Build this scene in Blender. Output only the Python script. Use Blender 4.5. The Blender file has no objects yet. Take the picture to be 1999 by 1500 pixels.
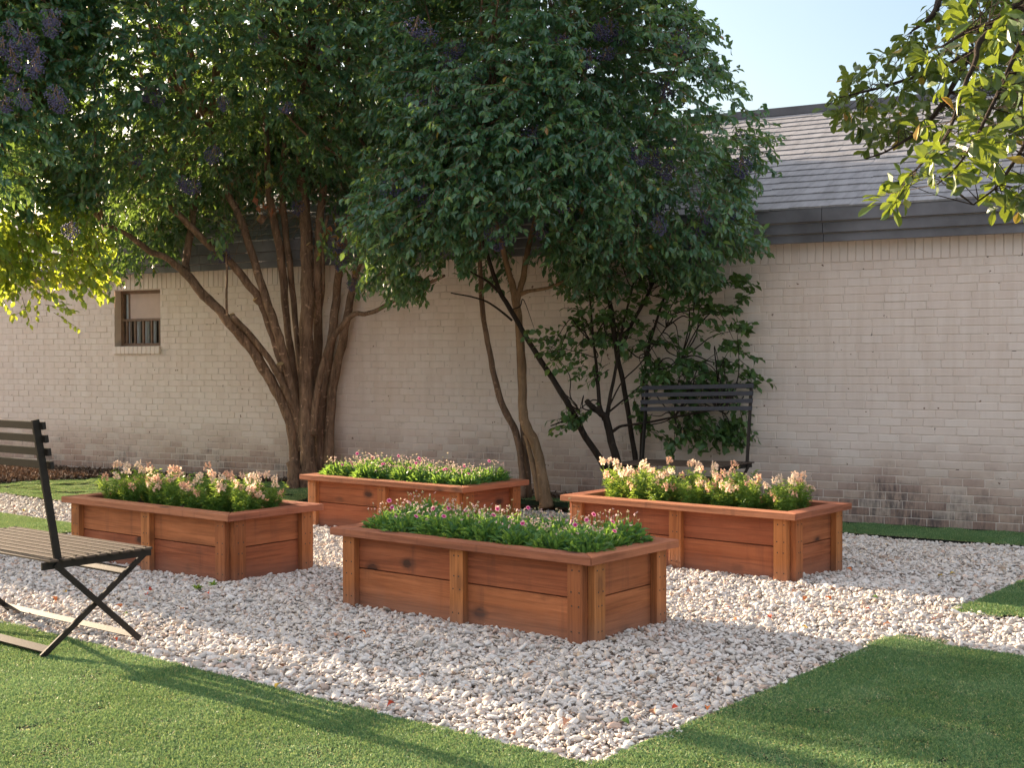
import bpy, bmesh, math, random
import numpy as np
from mathutils import Vector, Matrix

random.seed(7)
RNG = np.random.default_rng(7)
SC = bpy.context.scene
COL = SC.collection
R = math.radians

# ------------------------------------------------------------------ camera geometry
F_PX, PW, PH = 2481.4356, 1999.0, 1500.0
CAM_Z = 1.3
RX = np.array([0.9999972, -0.00004204, -0.00236664])
UX = np.array([0.00236701, 0.01775942, 0.99983949])
FX = np.array([0.0, 0.99984229, -0.01775947])
CAM = np.array([0.0, 0.0, CAM_Z])


def ray(px, py):
    return FX + RX * ((px - PW / 2) / F_PX) - UX * ((py - PH / 2) / F_PX)


def at(px, py, Y):
    d = ray(px, py)
    return CAM + d * (Y / d[1])


def on_ground(px, py, z=0.0):
    d = ray(px, py)
    return CAM + d * ((z - CAM_Z) / d[2])


# garden axes: a runs along the long sides of the planters (far left), b across them (far right)
O2 = np.array([0.253, 4.054])
A2 = np.array([math.cos(R(141.0)), math.sin(R(141.0))])
B2 = np.array([math.cos(R(51.0)), math.sin(R(51.0))])


def ab(a, b):
    return O2 + A2 * a + B2 * b


def to_ab(x, y):
    dx, dy = x - O2[0], y - O2[1]
    return dx * A2[0] + dy * A2[1], dx * B2[0] + dy * B2[1]


# wall axes: s runs along the wall to the right, w is the distance in front of the wall
WS = np.array([0.88060562, -0.47384991])
WN = np.array([-0.47384991, -0.88060562])
W_OFF = -10.24326


def wall_sw(x, y):
    return x * WS[0] + y * WS[1], x * WN[0] + y * WN[1] - W_OFF


def from_sw(s, w):
    return WS * s + WN * (W_OFF + w)


def smooth(t):
    t = np.clip(t, 0, 1)
    return t * t * (3 - 2 * t)


def ground_z(x, y):
    s, w = wall_sw(x, y)
    return 0.085 * smooth((1.7 - w) / 1.3) * smooth((-2.3 - s) / 1.9)


# ------------------------------------------------------------------ object helpers
def tag(o, label=None, cat=None, group=None, kind=None):
    if label: o['label'] = label
    if cat: o['category'] = cat
    if group: o['group'] = group
    if kind: o['kind'] = kind
    return o


def link(o, parent=None):
    COL.objects.link(o)
    if parent is not None:
        o.parent = parent
    return o


def thing(name, loc=(0, 0, 0), rz=0.0, label=None, cat=None, group=None):
    o = bpy.data.objects.new(name, None)
    o.empty_display_size = 0.1
    o.location = loc
    o.rotation_euler = (0, 0, rz)
    link(o)
    return tag(o, label, cat, group)


def copy_tree(o, parent=None):
    kids = list(o.children)
    c = o.copy()
    COL.objects.link(c)
    c.parent = parent
    for k in kids:
        copy_tree(k, c)
    return c


def new_mesh(name, V, F, mats, midx=None, smooth_shade=False, attrs=None):
    """V (n,3); F list of faces or an (m,4) int array"""
    me = bpy.data.meshes.new(name)
    V = np.asarray(V, dtype=np.float32)
    if isinstance(F, np.ndarray):
        m, k = F.shape
        me.vertices.add(len(V))
        me.vertices.foreach_set('co', V.ravel())
        me.loops.add(m * k)
        me.loops.foreach_set('vertex_index', F.astype(np.int32).ravel())
        me.polygons.add(m)
        me.polygons.foreach_set('loop_start', np.arange(0, m * k, k, dtype=np.int32))
        try:
            me.polygons.foreach_set('loop_total', np.full(m, k, dtype=np.int32))
        except Exception:
            pass
        me.update(calc_edges=True)
    else:
        me.from_pydata(V.tolist(), [], [tuple(int(i) for i in f) for f in F])
    for mt in (mats if isinstance(mats, (list, tuple)) else [mats]):
        me.materials.append(mt)
    if midx is not None:
        me.polygons.foreach_set('material_index', np.asarray(midx, dtype=np.int32))
    me.polygons.foreach_set('use_smooth', np.full(len(me.polygons), bool(smooth_shade)))
    if attrs:
        for an, arr in attrs.items():
            a = me.attributes.new(an, 'FLOAT', 'POINT')
            a.data.foreach_set('value', np.asarray(arr, dtype=np.float32))
    me.update()
    return me


def mesh_obj(name, V, F, mats, parent=None, midx=None, smooth_shade=False, attrs=None):
    return link(bpy.data.objects.new(name, new_mesh(name, V, F, mats, midx, smooth_shade, attrs)), parent)


class MB:
    """collects boxes and tubes; build() links them as ONE mesh object"""

    def __init__(self):
        self.V, self.F, self.M, self.n = [], [], [], 0

    def add(self, V, F, m=0):
        self.V.append(np.asarray(V, float))
        for f in F:
            self.F.append(tuple(i + self.n for i in f))
            self.M.append(m)
        self.n += len(V)
        return self

    def box(self, x0, x1, y0, y1, z0, z1, m=0, bev=0.0):
        if bev <= 0:
            V = [(x, y, z) for z in (z0, z1) for y in (y0, y1) for x in (x0, x1)]
            F = [(0, 2, 3, 1), (4, 5, 7, 6), (0, 1, 5, 4), (2, 6, 7, 3), (0, 4, 6, 2), (1, 3, 7, 5)]
            return self.add(V, F, m)
        bm = bmesh.new()
        bmesh.ops.create_cube(bm, size=1.0)
        for v in bm.verts:
            v.co = Vector(((x0 + x1) / 2 + v.co.x * (x1 - x0), (y0 + y1) / 2 + v.co.y * (y1 - y0), (z0 + z1) / 2 + v.co.z * (z1 - z0)))
        bmesh.ops.bevel(bm, geom=list(bm.edges), offset=bev, segments=2, profile=0.5, affect='EDGES')
        bm.verts.index_update()
        V = [tuple(v.co) for v in bm.verts]
        F = [tuple(v.index for v in f.verts) for f in bm.faces]
        bm.free()
        return self.add(V, F, m)

    def bar(self, p, q, wid, thk, up=(0, 0, 1), m=0):
        """a flat bar from p to q; wid measured along 'up' made square to the bar, thk across"""
        p, q, up = Vector(p), Vector(q), Vector(up)
        d = (q - p).normalized()
        u = (up - d * up.dot(d)).normalized()
        n = d.cross(u)
        V = []
        for e in (p, q):
            for su, sn in ((-1, -1), (1, -1), (1, 1), (-1, 1)):
                V.append(tuple(e + u * (su * wid / 2) + n * (sn * thk / 2)))
        F = [(3, 2, 1, 0), (4, 5, 6, 7), (0, 1, 5, 4), (1, 2, 6, 5), (2, 3, 7, 6), (3, 0, 4, 7)]
        return self.add(V, F, m)

    def tube(self, pts, rad, sides=8, m=0, caps=True, wob=0.0, rng=None):
        pts = [np.asarray(p, float) for p in pts]
        n = len(pts)
        V = []
        t0 = pts[1] - pts[0]
        ref = np.array([0.31, 0.95, 0.07])
        ph = 0.0 if rng is None else rng.uniform(0, 6.28)
        for i in range(n):
            t = pts[min(i + 1, n - 1)] - pts[max(i - 1, 0)]
            t = t / (np.linalg.norm(t) + 1e-9)
            u = ref - t * ref.dot(t)
            u /= np.linalg.norm(u)
            w = np.cross(t, u)
            for k in range(sides):
                an = 2 * math.pi * k / sides
                rr = rad[i] * (1 + wob * math.sin(3 * an + ph + 1.3 * i) + (0 if rng is None else rng.uniform(-wob, wob) * 0.6))
                V.append(pts[i] + (u * math.cos(an) + w * math.sin(an)) * rr)
        F = []
        for i in range(n - 1):
            for k in range(sides):
                k2 = (k + 1) % sides
                F.append((i * sides + k, i * sides + k2, (i + 1) * sides + k2, (i + 1) * sides + k))
        if caps:
            F.append(tuple(range(sides - 1, -1, -1)))
            F.append(tuple((n - 1) * sides + k for k in range(sides)))
        return self.add(V, F, m)

    def build(self, name, mats, parent=None, smooth_shade=False, attrs=None):
        V = np.concatenate(self.V)
        return mesh_obj(name, V, self.F, mats, parent, self.M, smooth_shade, attrs)


def catmull(pts, rad, sub=5):
    pts = np.asarray(pts, float)
    P = np.vstack([2 * pts[0] - pts[1], pts, 2 * pts[-1] - pts[-2]])
    out, ro = [], []
    for i in range(len(pts) - 1):
        p0, p1, p2, p3 = P[i], P[i + 1], P[i + 2], P[i + 3]
        for k in range(sub):
            t = k / sub
            out.append(0.5 * (2 * p1 + (p2 - p0) * t + (2 * p0 - 5 * p1 + 4 * p2 - p3) * t * t + (3 * p1 - p0 - 3 * p2 + p3) * t ** 3))
            ro.append(rad[i] * (1 - t) + rad[i + 1] * t)
    out.append(pts[-1]); ro.append(rad[-1])
    return out, ro


# ------------------------------------------------------------------ materials
def nmat(name):
    m = bpy.data.materials.new(name)
    m.use_nodes = True
    nt = m.node_tree
    for n in list(nt.nodes):
        nt.nodes.remove(n)
    out = nt.nodes.new('ShaderNodeOutputMaterial')
    return m, nt, out


def N(nt, typ, **kw):
    n = nt.nodes.new(typ)
    for k, v in kw.items():
        if k.startswith('i_'):
            n.inputs[k[2:].replace('_', ' ')].default_value = v
        else:
            setattr(n, k, v)
    return n


def L(nt, a, b):
    nt.links.new(a, b)


def ramp(nt, fac, stops, interp='LINEAR'):
    r = nt.nodes.new('ShaderNodeValToRGB')
    r.color_ramp.interpolation = interp
    el = r.color_ramp.elements
    while len(el) < len(stops):
        el.new(0.5)
    for e, (p, c) in zip(el, stops):
        e.position = p
        e.color = (c[0], c[1], c[2], 1)
    if fac is not None:
        L(nt, fac, r.inputs['Fac'])
    return r.outputs['Color']


def mixc(nt, fac, a, b, mode='MIX'):
    m = nt.nodes.new('ShaderNodeMix')
    m.data_type = 'RGBA'
    m.blend_type = mode
    for sock, v in ((m.inputs[0], fac), (m.inputs[6], a), (m.inputs[7], b)):
        if hasattr(v, 'is_linked') or hasattr(v, 'links'):
            L(nt, v, sock)
        else:
            sock.default_value = v if isinstance(v, (int, float)) else (v[0], v[1], v[2], 1)
    return m.outputs[2]


def math_n(nt, op, a, b=None, clamp=False):
    m = nt.nodes.new('ShaderNodeMath')
    m.operation = op
    m.use_clamp = clamp
    for i, v in enumerate((a, b)):
        if v is None: continue
        if hasattr(v, 'links'): L(nt, v, m.inputs[i])
        else: m.inputs[i].default_value = v
    return m.outputs[0]


def noise(nt, vec, scale, detail=4, rough=0.55, dist=0.0):
    n = N(nt, 'ShaderNodeTexNoise')
    n.inputs['Scale'].default_value = scale
    n.inputs['Detail'].default_value = detail
    n.inputs['Roughness'].default_value = rough
    n.inputs['Distortion'].default_value = dist
    if vec is not None: L(nt, vec, n.inputs['Vector'])
    return n.outputs['Fac']


def objcoord(nt, scale=(1, 1, 1), rand_offset=False):
    tc = N(nt, 'ShaderNodeTexCoord')
    mp = N(nt, 'ShaderNodeMapping')
    mp.inputs['Scale'].default_value = scale
    L(nt, tc.outputs['Object'], mp.inputs['Vector'])
    if rand_offset:
        oi = N(nt, 'ShaderNodeObjectInfo')
        cx = N(nt, 'ShaderNodeCombineXYZ')
        L(nt, math_n(nt, 'MULTIPLY', oi.outputs['Random'], 37.0), cx.inputs[0])
        L(nt, math_n(nt, 'MULTIPLY', oi.outputs['Random'], 91.0), cx.inputs[1])
        L(nt, math_n(nt, 'MULTIPLY', oi.outputs['Random'], 53.0), cx.inputs[2])
        L(nt, cx.outputs[0], mp.inputs['Location'])
    return mp.outputs['Vector']


def principled(nt, out, color, rough=0.6, spec=0.4, bump=None, bstr=0.3, bdist=0.01, metal=0.0):
    b = N(nt, 'ShaderNodeBsdfPrincipled')
    for nm, v in (('Base Color', color), ('Roughness', rough)):
        if hasattr(v, 'links'): L(nt, v, b.inputs[nm])
        else: b.inputs[nm].default_value = v if isinstance(v, (int, float)) else (v[0], v[1], v[2], 1)
    b.inputs['Specular IOR Level'].default_value = spec
    b.inputs['Metallic'].default_value = metal
    if bump is not None:
        bp = N(nt, 'ShaderNodeBump')
        bp.inputs['Strength'].default_value = bstr
        bp.inputs['Distance'].default_value = bdist
        L(nt, bump, bp.inputs['Height'])
        L(nt, bp.outputs['Normal'], b.inputs['Normal'])
    if out is not None:
        L(nt, b.outputs[0], out.inputs[0])
    return b


def flat_mat(name, c, rough=0.6, spec=0.4, vary=0.15, scale=8.0, bstr=0.15):
    m, nt, out = nmat(name)
    v = objcoord(nt)
    f = noise(nt, v, scale, 5)
    lo = tuple(x * (1 - vary) for x in c); hi = tuple(min(1, x * (1 + vary)) for x in c)
    principled(nt, out, ramp(nt, f, [(0.3, lo), (0.7, hi)]), rough, spec, noise(nt, v, scale * 6, 3), bstr, 0.004)
    return m


def wood_mat(name, axis, tint, knots=1.0):
    """stained cedar with the grain along one axis"""
    m, nt, out = nmat(name)
    st = [9.0, 9.0, 9.0]; st[axis] = 0.55
    v = objcoord(nt, tuple(st), True)
    g1 = noise(nt, v, 2.2, 6, 0.6, 0.9)
    fine = [70.0, 70.0, 70.0]; fine[axis] = 3.0
    g2 = noise(nt, objcoord(nt, tuple(fine), True), 1.0, 4, 0.6)
    blot = noise(nt, objcoord(nt, (1, 1, 1), True), 5.0, 4, 0.6)
    c = ramp(nt, g1, [(0.28, tuple(x * y for x, y in zip((0.40, 0.34, 0.30), tint))), (0.5, tint), (0.72, tuple(min(1, x * y) for x, y in zip((1.25, 1.32, 1.4), tint)))])
    c = mixc(nt, math_n(nt, 'MULTIPLY', g2, 0.7), c, tuple(x * 0.42 for x in tint), 'MIX')
    c = mixc(nt, ramp(nt, blot, [(0.35, (0, 0, 0)), (0.7, (1, 1, 1))]), mixc(nt, 0.3, c, tuple(x * 0.55 for x in tint)), mixc(nt, 0.12, c, (0.42, 0.21, 0.12)))
    # knots: sparse dark oval spots
    kv = [5.0, 5.0, 5.0]; kv[axis] = 2.9
    vo = N(nt, 'ShaderNodeTexVoronoi')
    vo.inputs['Scale'].default_value = 1.0
    kn = objcoord(nt, tuple(kv), True)
    dis = N(nt, 'ShaderNodeVectorMath'); dis.operation = 'ADD'
    nz = N(nt, 'ShaderNodeTexNoise'); nz.inputs['Scale'].default_value = 5.0
    L(nt, kn, nz.inputs['Vector'])
    sc_ = N(nt, 'ShaderNodeVectorMath'); sc_.operation = 'SCALE'; sc_.inputs['Scale'].default_value = 0.12
    L(nt, nz.outputs['Color'], sc_.inputs[0])
    L(nt, kn, dis.inputs[0]); L(nt, sc_.outputs[0], dis.inputs[1])
    L(nt, dis.outputs[0], vo.inputs['Vector'])
    k = ramp(nt, vo.outputs['Distance'], [(0.09, (1, 1, 1)), (0.125, (0.55, 0.55, 0.55)), (0.21, (0, 0, 0))])
    c = mixc(nt, math_n(nt, 'MULTIPLY', k, knots), c, (0.07, 0.030, 0.018))
    lines = noise(nt, objcoord(nt, tuple(1.4 if i == axis else 46.0 for i in range(3)), True), 1.0, 3, 0.7, 1.2)
    c = mixc(nt, ramp(nt, lines, [(0.50, (0, 0, 0)), (0.66, (0.62, 0.62, 0.62))]), c, tuple(x * 0.38 for x in tint))
    sx_ = N(nt, 'ShaderNodeSeparateXYZ'); L(nt, objcoord(nt), sx_.inputs[0])
    drip = noise(nt, objcoord(nt, (11, 11, 0.9), True), 1.0, 4, 0.6)
    c = mixc(nt, ramp(nt, drip, [(0.58, (0, 0, 0)), (0.74, (0.5, 0.5, 0.5))]), c, (0.10, 0.045, 0.032))
    foot = ramp(nt, math_n(nt, 'ADD', sx_.outputs['Z'], math_n(nt, 'MULTIPLY', drip, 0.10)), [(0.05, (0.5, 0.5, 0.5)), (0.16, (0, 0, 0))])
    c = mixc(nt, foot, c, (0.22, 0.13, 0.10))
    oi = N(nt, 'ShaderNodeObjectInfo')
    hs = N(nt, 'ShaderNodeHueSaturation')
    L(nt, c, hs.inputs['Color'])
    L(nt, math_n(nt, 'ADD', math_n(nt, 'MULTIPLY', oi.outputs['Random'], 0.34), 0.80), hs.inputs['Value'])
    L(nt, math_n(nt, 'ADD', math_n(nt, 'MULTIPLY', oi.outputs['Random'], 0.010), 0.490), hs.inputs['Hue'])
    hgt = math_n(nt, 'ADD', math_n(nt, 'MULTIPLY', g2, 0.7), math_n(nt, 'MULTIPLY', g1, 0.5))
    principled(nt, out, hs.outputs[0], 0.74, 0.28, hgt, 0.6, 0.006)
    return m


def leaf_mat(name, stops, trans_col, tfac=0.35, rough=0.42, spec=0.45, attr='tint', tmix=0.5, inst=False):
    m, nt, out = nmat(name)
    a = N(nt, 'ShaderNodeAttribute'); a.attribute_name = attr
    c = ramp(nt, a.outputs['Fac'], stops)
    if inst:      # each tuft a little lighter, darker or drier than the next
        oi = N(nt, 'ShaderNodeObjectInfo')
        hs = N(nt, 'ShaderNodeHueSaturation')
        L(nt, c, hs.inputs['Color'])
        L(nt, math_n(nt, 'ADD', math_n(nt, 'MULTIPLY', oi.outputs['Random'], 0.36), 0.82), hs.inputs['Value'])
        L(nt, math_n(nt, 'ADD', math_n(nt, 'MULTIPLY', oi.outputs['Random'], -0.2), 1.1), hs.inputs['Saturation'])
        c = hs.outputs[0]
    p = principled(nt, None, c, rough, spec)
    t = N(nt, 'ShaderNodeBsdfTranslucent')
    tc = mixc(nt, tmix, c, trans_col)
    L(nt, tc, t.inputs['Color'])
    mx = N(nt, 'ShaderNodeMixShader')
    mx.inputs[0].default_value = tfac
    L(nt, p.outputs[0], mx.inputs[1]); L(nt, t.outputs[0], mx.inputs[2])
    L(nt, mx.outputs[0], out.inputs[0])
    return m


def bark_mat(name, c_lo, c_hi, spots=0.4):
    m, nt, out = nmat(name)
    v = objcoord(nt, (1, 1, 0.16))
    f = noise(nt, v, 30, 7, 0.7, 0.8)
    big = noise(nt, objcoord(nt), 4.5, 4)
    c = ramp(nt, f, [(0.3, c_lo), (0.65, c_hi)])
    lich = ramp(nt, noise(nt, objcoord(nt, (1, 1, 1.4)), 16, 3), [(0.62, (0, 0, 0)), (0.7, (1, 1, 1))])
    c = mixc(nt, math_n(nt, 'MULTIPLY', lich, spots), c, tuple(min(1, x * 1.9 + 0.03) for x in c_hi))
    c = mixc(nt, ramp(nt, big, [(0.35, (0.45, 0.45, 0.45)), (0.65, (0, 0, 0))]), c, tuple(x * 0.6 for x in c_lo))
    principled(nt, out, c, 0.85, 0.2, math_n(nt, 'ADD', f, math_n(nt, 'MULTIPLY', noise(nt, objcoord(nt, (1, 1, 0.4)), 90, 3), 0.4)), 1.0, 0.018)
    return m


CEDAR = (0.49, 0.165, 0.060)
M = {}
M['wood_x'] = wood_mat('cedar_long', 0, CEDAR)
M['wood_y'] = wood_mat('cedar_cross', 1, CEDAR)
M['wood_z'] = wood_mat('cedar_upright', 2, (0.52, 0.195, 0.058), 0.45)
M['cap_x'] = wood_mat('cedar_rail_long', 0, (0.50, 0.20, 0.10))
M['cap_y'] = wood_mat('cedar_rail_cross', 1, (0.48, 0.175, 0.085))
M['screw'] = flat_mat('dark_screw', (0.03, 0.02, 0.015), 0.5, 0.5, 0.1)
M['bark'] = bark_mat('privet_bark', (0.085, 0.052, 0.034), (0.34, 0.22, 0.15), 0.7)
M['bark_tan'] = bark_mat('tan_bark', (0.19, 0.12, 0.068), (0.37, 0.24, 0.145), 0.3)
M['bark_dark'] = bark_mat('dark_bark', (0.018, 0.013, 0.010), (0.06, 0.043, 0.034), 0.25)
M['cut'] = flat_mat('cut_wood', (0.46, 0.30, 0.15), 0.8, 0.2, 0.25, 40)
M['privet'] = leaf_mat('privet_leaf', [(0.0, (0.016, 0.070, 0.046)), (0.45, (0.044, 0.138, 0.078)), (0.8, (0.110, 0.215, 0.080)), (0.95, (0.20, 0.28, 0.06)), (0.98, (0.30, 0.22, 0.03)), (1.0, (0.30, 0.10, 0.05))], (0.44, 0.62, 0.05), 0.30, 0.32, 0.75)
M['privet_pale_sunlit'] = leaf_mat('privet_pale_sunlit_leaf', [(0.0, (0.075, 0.165, 0.035)), (0.5, (0.15, 0.255, 0.045)), (0.9, (0.27, 0.34, 0.06)), (1.0, (0.42, 0.34, 0.06))], (0.72, 0.80, 0.05), 0.48, 0.38, 0.55)  # paler leaves, with sunlight shining through put into their colour
M['dark_leaf'] = leaf_mat('shrub_leaf', [(0.0, (0.034, 0.085, 0.030)), (0.6, (0.070, 0.150, 0.048)), (1.0, (0.14, 0.22, 0.06))], (0.36, 0.50, 0.05), 0.3, 0.42, 0.5)
M['oak_leaf'] = leaf_mat('oak_leaf', [(0.0, (0.034, 0.075, 0.024)), (0.55, (0.062, 0.115, 0.028)), (0.93, (0.12, 0.165, 0.034)), (0.97, (0.38, 0.26, 0.05)), (1.0, (0.40, 0.17, 0.06))], (0.56, 0.66, 0.03), 0.34, 0.36, 0.55, 'tint', 0.36)
M['berry'] = flat_mat('blue_black_berry', (0.070, 0.066, 0.135), 0.55, 0.4, 0.5, 60)
M['autumn'] = leaf_mat('autumn_leaf', [(0.0, (0.30, 0.07, 0.035)), (0.5, (0.42, 0.14, 0.08)), (1.0, (0.44, 0.20, 0.10))], (0.6, 0.16, 0.07), 0.4, 0.5, 0.3)
M['snap_leaf'] = leaf_mat('snapdragon_leaf', [(0.0, (0.055, 0.145, 0.042)), (0.6, (0.10, 0.24, 0.060)), (1.0, (0.20, 0.34, 0.08))], (0.62, 0.75, 0.08), 0.48, 0.45, 0.4)
M['snap_flower'] = leaf_mat('snapdragon_petal', [(0.0, (0.84, 0.50, 0.36)), (0.35, (0.88, 0.64, 0.50)), (1.0, (0.93, 0.80, 0.68))], (0.98, 0.80, 0.64), 0.5, 0.6, 0.2)
M['dian_leaf'] = leaf_mat('dianthus_leaf', [(0.0, (0.040, 0.140, 0.058)), (0.6, (0.075, 0.215, 0.066)), (1.0, (0.18, 0.34, 0.07))], (0.46, 0.66, 0.06), 0.40, 0.42, 0.45)
M['dian_flower'] = leaf_mat('dianthus_petal', [(0.0, (0.45, 0.02, 0.14)), (0.45, (0.72, 0.08, 0.32)), (0.75, (0.82, 0.30, 0.50)), (1.0, (0.88, 0.62, 0.72))], (0.9, 0.3, 0.5), 0.3, 0.6, 0.2)
M['spent'] = leaf_mat('spent_bloom', [(0.0, (0.62, 0.42, 0.42)), (0.35, (0.82, 0.64, 0.66)), (0.65, (0.74, 0.64, 0.48)), (1.0, (0.36, 0.42, 0.16))], (0.8, 0.5, 0.5), 0.35, 0.6, 0.2)
M['metal'] = flat_mat('bronze_paint', (0.020, 0.016, 0.014), 0.55, 0.25, 0.2, 20, 0.08)
M['metal_skylit'] = flat_mat('bronze_sky_sheen', (0.030, 0.033, 0.050), 0.5, 0.35, 0.15, 20, 0.06)  # blue tone stands in for sky reflected on the bronze paint
M['seat_sunlit'] = flat_mat('bronze_sun_sheen', (0.075, 0.052, 0.040), 0.6, 0.35, 0.2, 20, 0.06)  # lighter tan puts the sun's sheen on the seat into the colour


def soil_mat():
    m, nt, out = nmat('dark_soil')
    v = objcoord(nt)
    f = noise(nt, v, 40, 6, 0.7)
    principled(nt, out, ramp(nt, f, [(0.3, (0.012, 0.009, 0.008)), (0.6, (0.035, 0.026, 0.022)), (0.8, (0.07, 0.05, 0.04))]), 0.95, 0.1, f, 1.0, 0.02)
    return m


M['soil'] = soil_mat()


def brick_mat(name, warm=1.0, stains=True):
    m, nt, out = nmat(name)
    tc = N(nt, 'ShaderNodeTexCoord')
    v = tc.outputs['Object']
    sx = N(nt, 'ShaderNodeSeparateXYZ'); L(nt, v, sx.inputs[0])
    a = N(nt, 'ShaderNodeAttribute'); a.attribute_name = 'tint'
    n1 = noise(nt, v, 1.3, 5, 0.6)
    n2 = noise(nt, v, 26, 5, 0.65)
    paint = ramp(nt, a.outputs['Fac'], [(0.0, (0.695, 0.585, 0.53)), (0.5, (0.72, 0.615, 0.56)), (1.0, (0.735, 0.64, 0.59))])
    paint = mixc(nt, ramp(nt, n1, [(0.35, (0.3, 0.3, 0.3)), (0.65, (0, 0, 0))]), paint, (0.63, 0.53, 0.475))
    paint = mixc(nt, ramp(nt, n2, [(0.62, (0, 0, 0)), (0.78, (0.4, 0.4, 0.4))]), paint, (0.56, 0.47, 0.42))
    if stains:
        # splash-back soiling and worn paint low on the wall
        jit = math_n(nt, 'MULTIPLY', math_n(nt, 'SUBTRACT', noise(nt, objcoord(nt, (1, 1, 1)), 2.2, 5, 0.65), 0.5), 0.62)
        hz = math_n(nt, 'ADD', sx.outputs['Z'], jit)
        low = ramp(nt, hz, [(0.10, (1, 1, 1)), (0.40, (0.62, 0.62, 0.62)), (0.70, (0, 0, 0))])
        worn = ramp(nt, math_n(nt, 'ADD', math_n(nt, 'MULTIPLY', a.outputs['Fac'], 0.55), math_n(nt, 'MULTIPLY', n2, 0.45)), [(0.3, (0.30, 0.185, 0.14)), (0.55, (0.40, 0.275, 0.21)), (0.75, (0.46, 0.37, 0.31))])
        paint = mixc(nt, math_n(nt, 'MULTIPLY', low, 0.9), paint, worn)
        mold = noise(nt, objcoord(nt, (0.75, 1, 1.5)), 1.7, 6, 0.7)
        mk = ramp(nt, math_n(nt, 'SUBTRACT', mold, math_n(nt, 'MULTIPLY', sx.outputs['Z'], 0.42)), [(0.36, (0, 0, 0)), (0.56, (1, 1, 1))])
        streak = ramp(nt, noise(nt, objcoord(nt, (16, 1, 3)), 2.0, 5, 0.7), [(0.38, (0, 0, 0)), (0.58, (1, 1, 1))])
        mk2 = math_n(nt, 'MULTIPLY', math_n(nt, 'MULTIPLY', mk, streak), 0.85)
        paint = mixc(nt, mk2, paint, (0.075, 0.064, 0.068))
        run = noise(nt, objcoord(nt, (7, 1, 0.5)), 1.6, 4, 0.65)
        top = math_n(nt, 'MULTIPLY', ramp(nt, sx.outputs['Z'], [(0.70, (0, 0, 0)), (1.0, (1, 1, 1))]), ramp(nt, run, [(0.42, (0, 0, 0)), (0.72, (0.3, 0.3, 0.3))]))
        paint = mixc(nt, top, paint, (0.50, 0.38, 0.30))
        chip = ramp(nt, noise(nt, v, 21, 2), [(0.735, (0, 0, 0)), (0.75, (1, 1, 1))])
        paint = mixc(nt, chip, paint, (0.20, 0.13, 0.10))
    principled(nt, out, paint, 0.82, 0.25, math_n(nt, 'ADD', n2, math_n(nt, 'MULTIPLY', noise(nt, v, 120, 3), 0.4)), 0.35, 0.004)
    return m


M['brick'] = brick_mat('painted_brick')
M['soldier'] = brick_mat('painted_soldier_brick', 1, False)


def mortar_mat():
    m, nt, out = nmat('painted_mortar')
    tc = N(nt, 'ShaderNodeTexCoord'); v = tc.outputs['Object']
    n1 = noise(nt, v, 5.0, 5, 0.7)
    c = ramp(nt, n1, [(0.28, (0.50, 0.41, 0.35)), (0.5, (0.67, 0.575, 0.52)), (0.7, (0.72, 0.625, 0.57))])
    hole = ramp(nt, noise(nt, v, 17, 3), [(0.69, (0, 0, 0)), (0.72, (1, 1, 1))])
    c = mixc(nt, hole, c, (0.03, 0.022, 0.02))
    principled(nt, out, c, 0.95, 0.1, noise(nt, v, 60, 4), 0.5, 0.006)
    return m


M['mortar'] = mortar_mat()


def shingle_mat():
    m, nt, out = nmat('grey_shingle')
    a = N(nt, 'ShaderNodeAttribute'); a.attribute_name = 'tint'
    v = objcoord(nt, (6, 1.2, 1.2))
    n1 = noise(nt, v, 2.0, 6, 0.65)
    c = ramp(nt, a.outputs['Fac'], [(0.0, (0.285, 0.285, 0.305)), (1.0, (0.32, 0.318, 0.338))])
    c = mixc(nt, ramp(nt, n1, [(0.36, (0.5, 0.5, 0.5)), (0.58, (0, 0, 0))]), c, (0.15, 0.148, 0.156))
    principled(nt, out, c, 0.85, 0.25, noise(nt, objcoord(nt), 90, 3), 0.3, 0.004)
    return m


M['shingle'] = shingle_mat()
M['fascia'] = flat_mat('grey_fascia_paint', (0.125, 0.125, 0.142), 0.55, 0.4, 0.4, 3.0)
M['soffit'] = flat_mat('brown_soffit', (0.16, 0.115, 0.085), 0.8, 0.2, 0.2)
M['win_frame'] = flat_mat('brown_window_frame', (0.17, 0.10, 0.065), 0.55, 0.4, 0.25, 12)
M['blind'] = flat_mat('window_shade', (0.55, 0.42, 0.37), 0.8, 0.2, 0.08, 6)
M['curtain'] = flat_mat('white_curtain', (0.80, 0.80, 0.82), 0.9, 0.1, 0.1)
M['dark_room'] = flat_mat('dark_room', (0.05, 0.045, 0.045), 0.9, 0.1)


def glass_mat():
    m, nt, out = nmat('window_glass')
    g = N(nt, 'ShaderNodeBsdfGlossy'); g.inputs['Roughness'].default_value = 0.03
    t = N(nt, 'ShaderNodeBsdfTransparent'); t.inputs['Color'].default_value = (0.85, 0.88, 0.9, 1)
    fr = N(nt, 'ShaderNodeFresnel'); fr.inputs['IOR'].default_value = 1.5
    mx = N(nt, 'ShaderNodeMixShader')
    L(nt, fr.outputs[0], mx.inputs[0]); L(nt, t.outputs[0], mx.inputs[1]); L(nt, g.outputs[0], mx.inputs[2])
    L(nt, mx.outputs[0], out.inputs[0])
    return m


M['glass'] = glass_mat()


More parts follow.
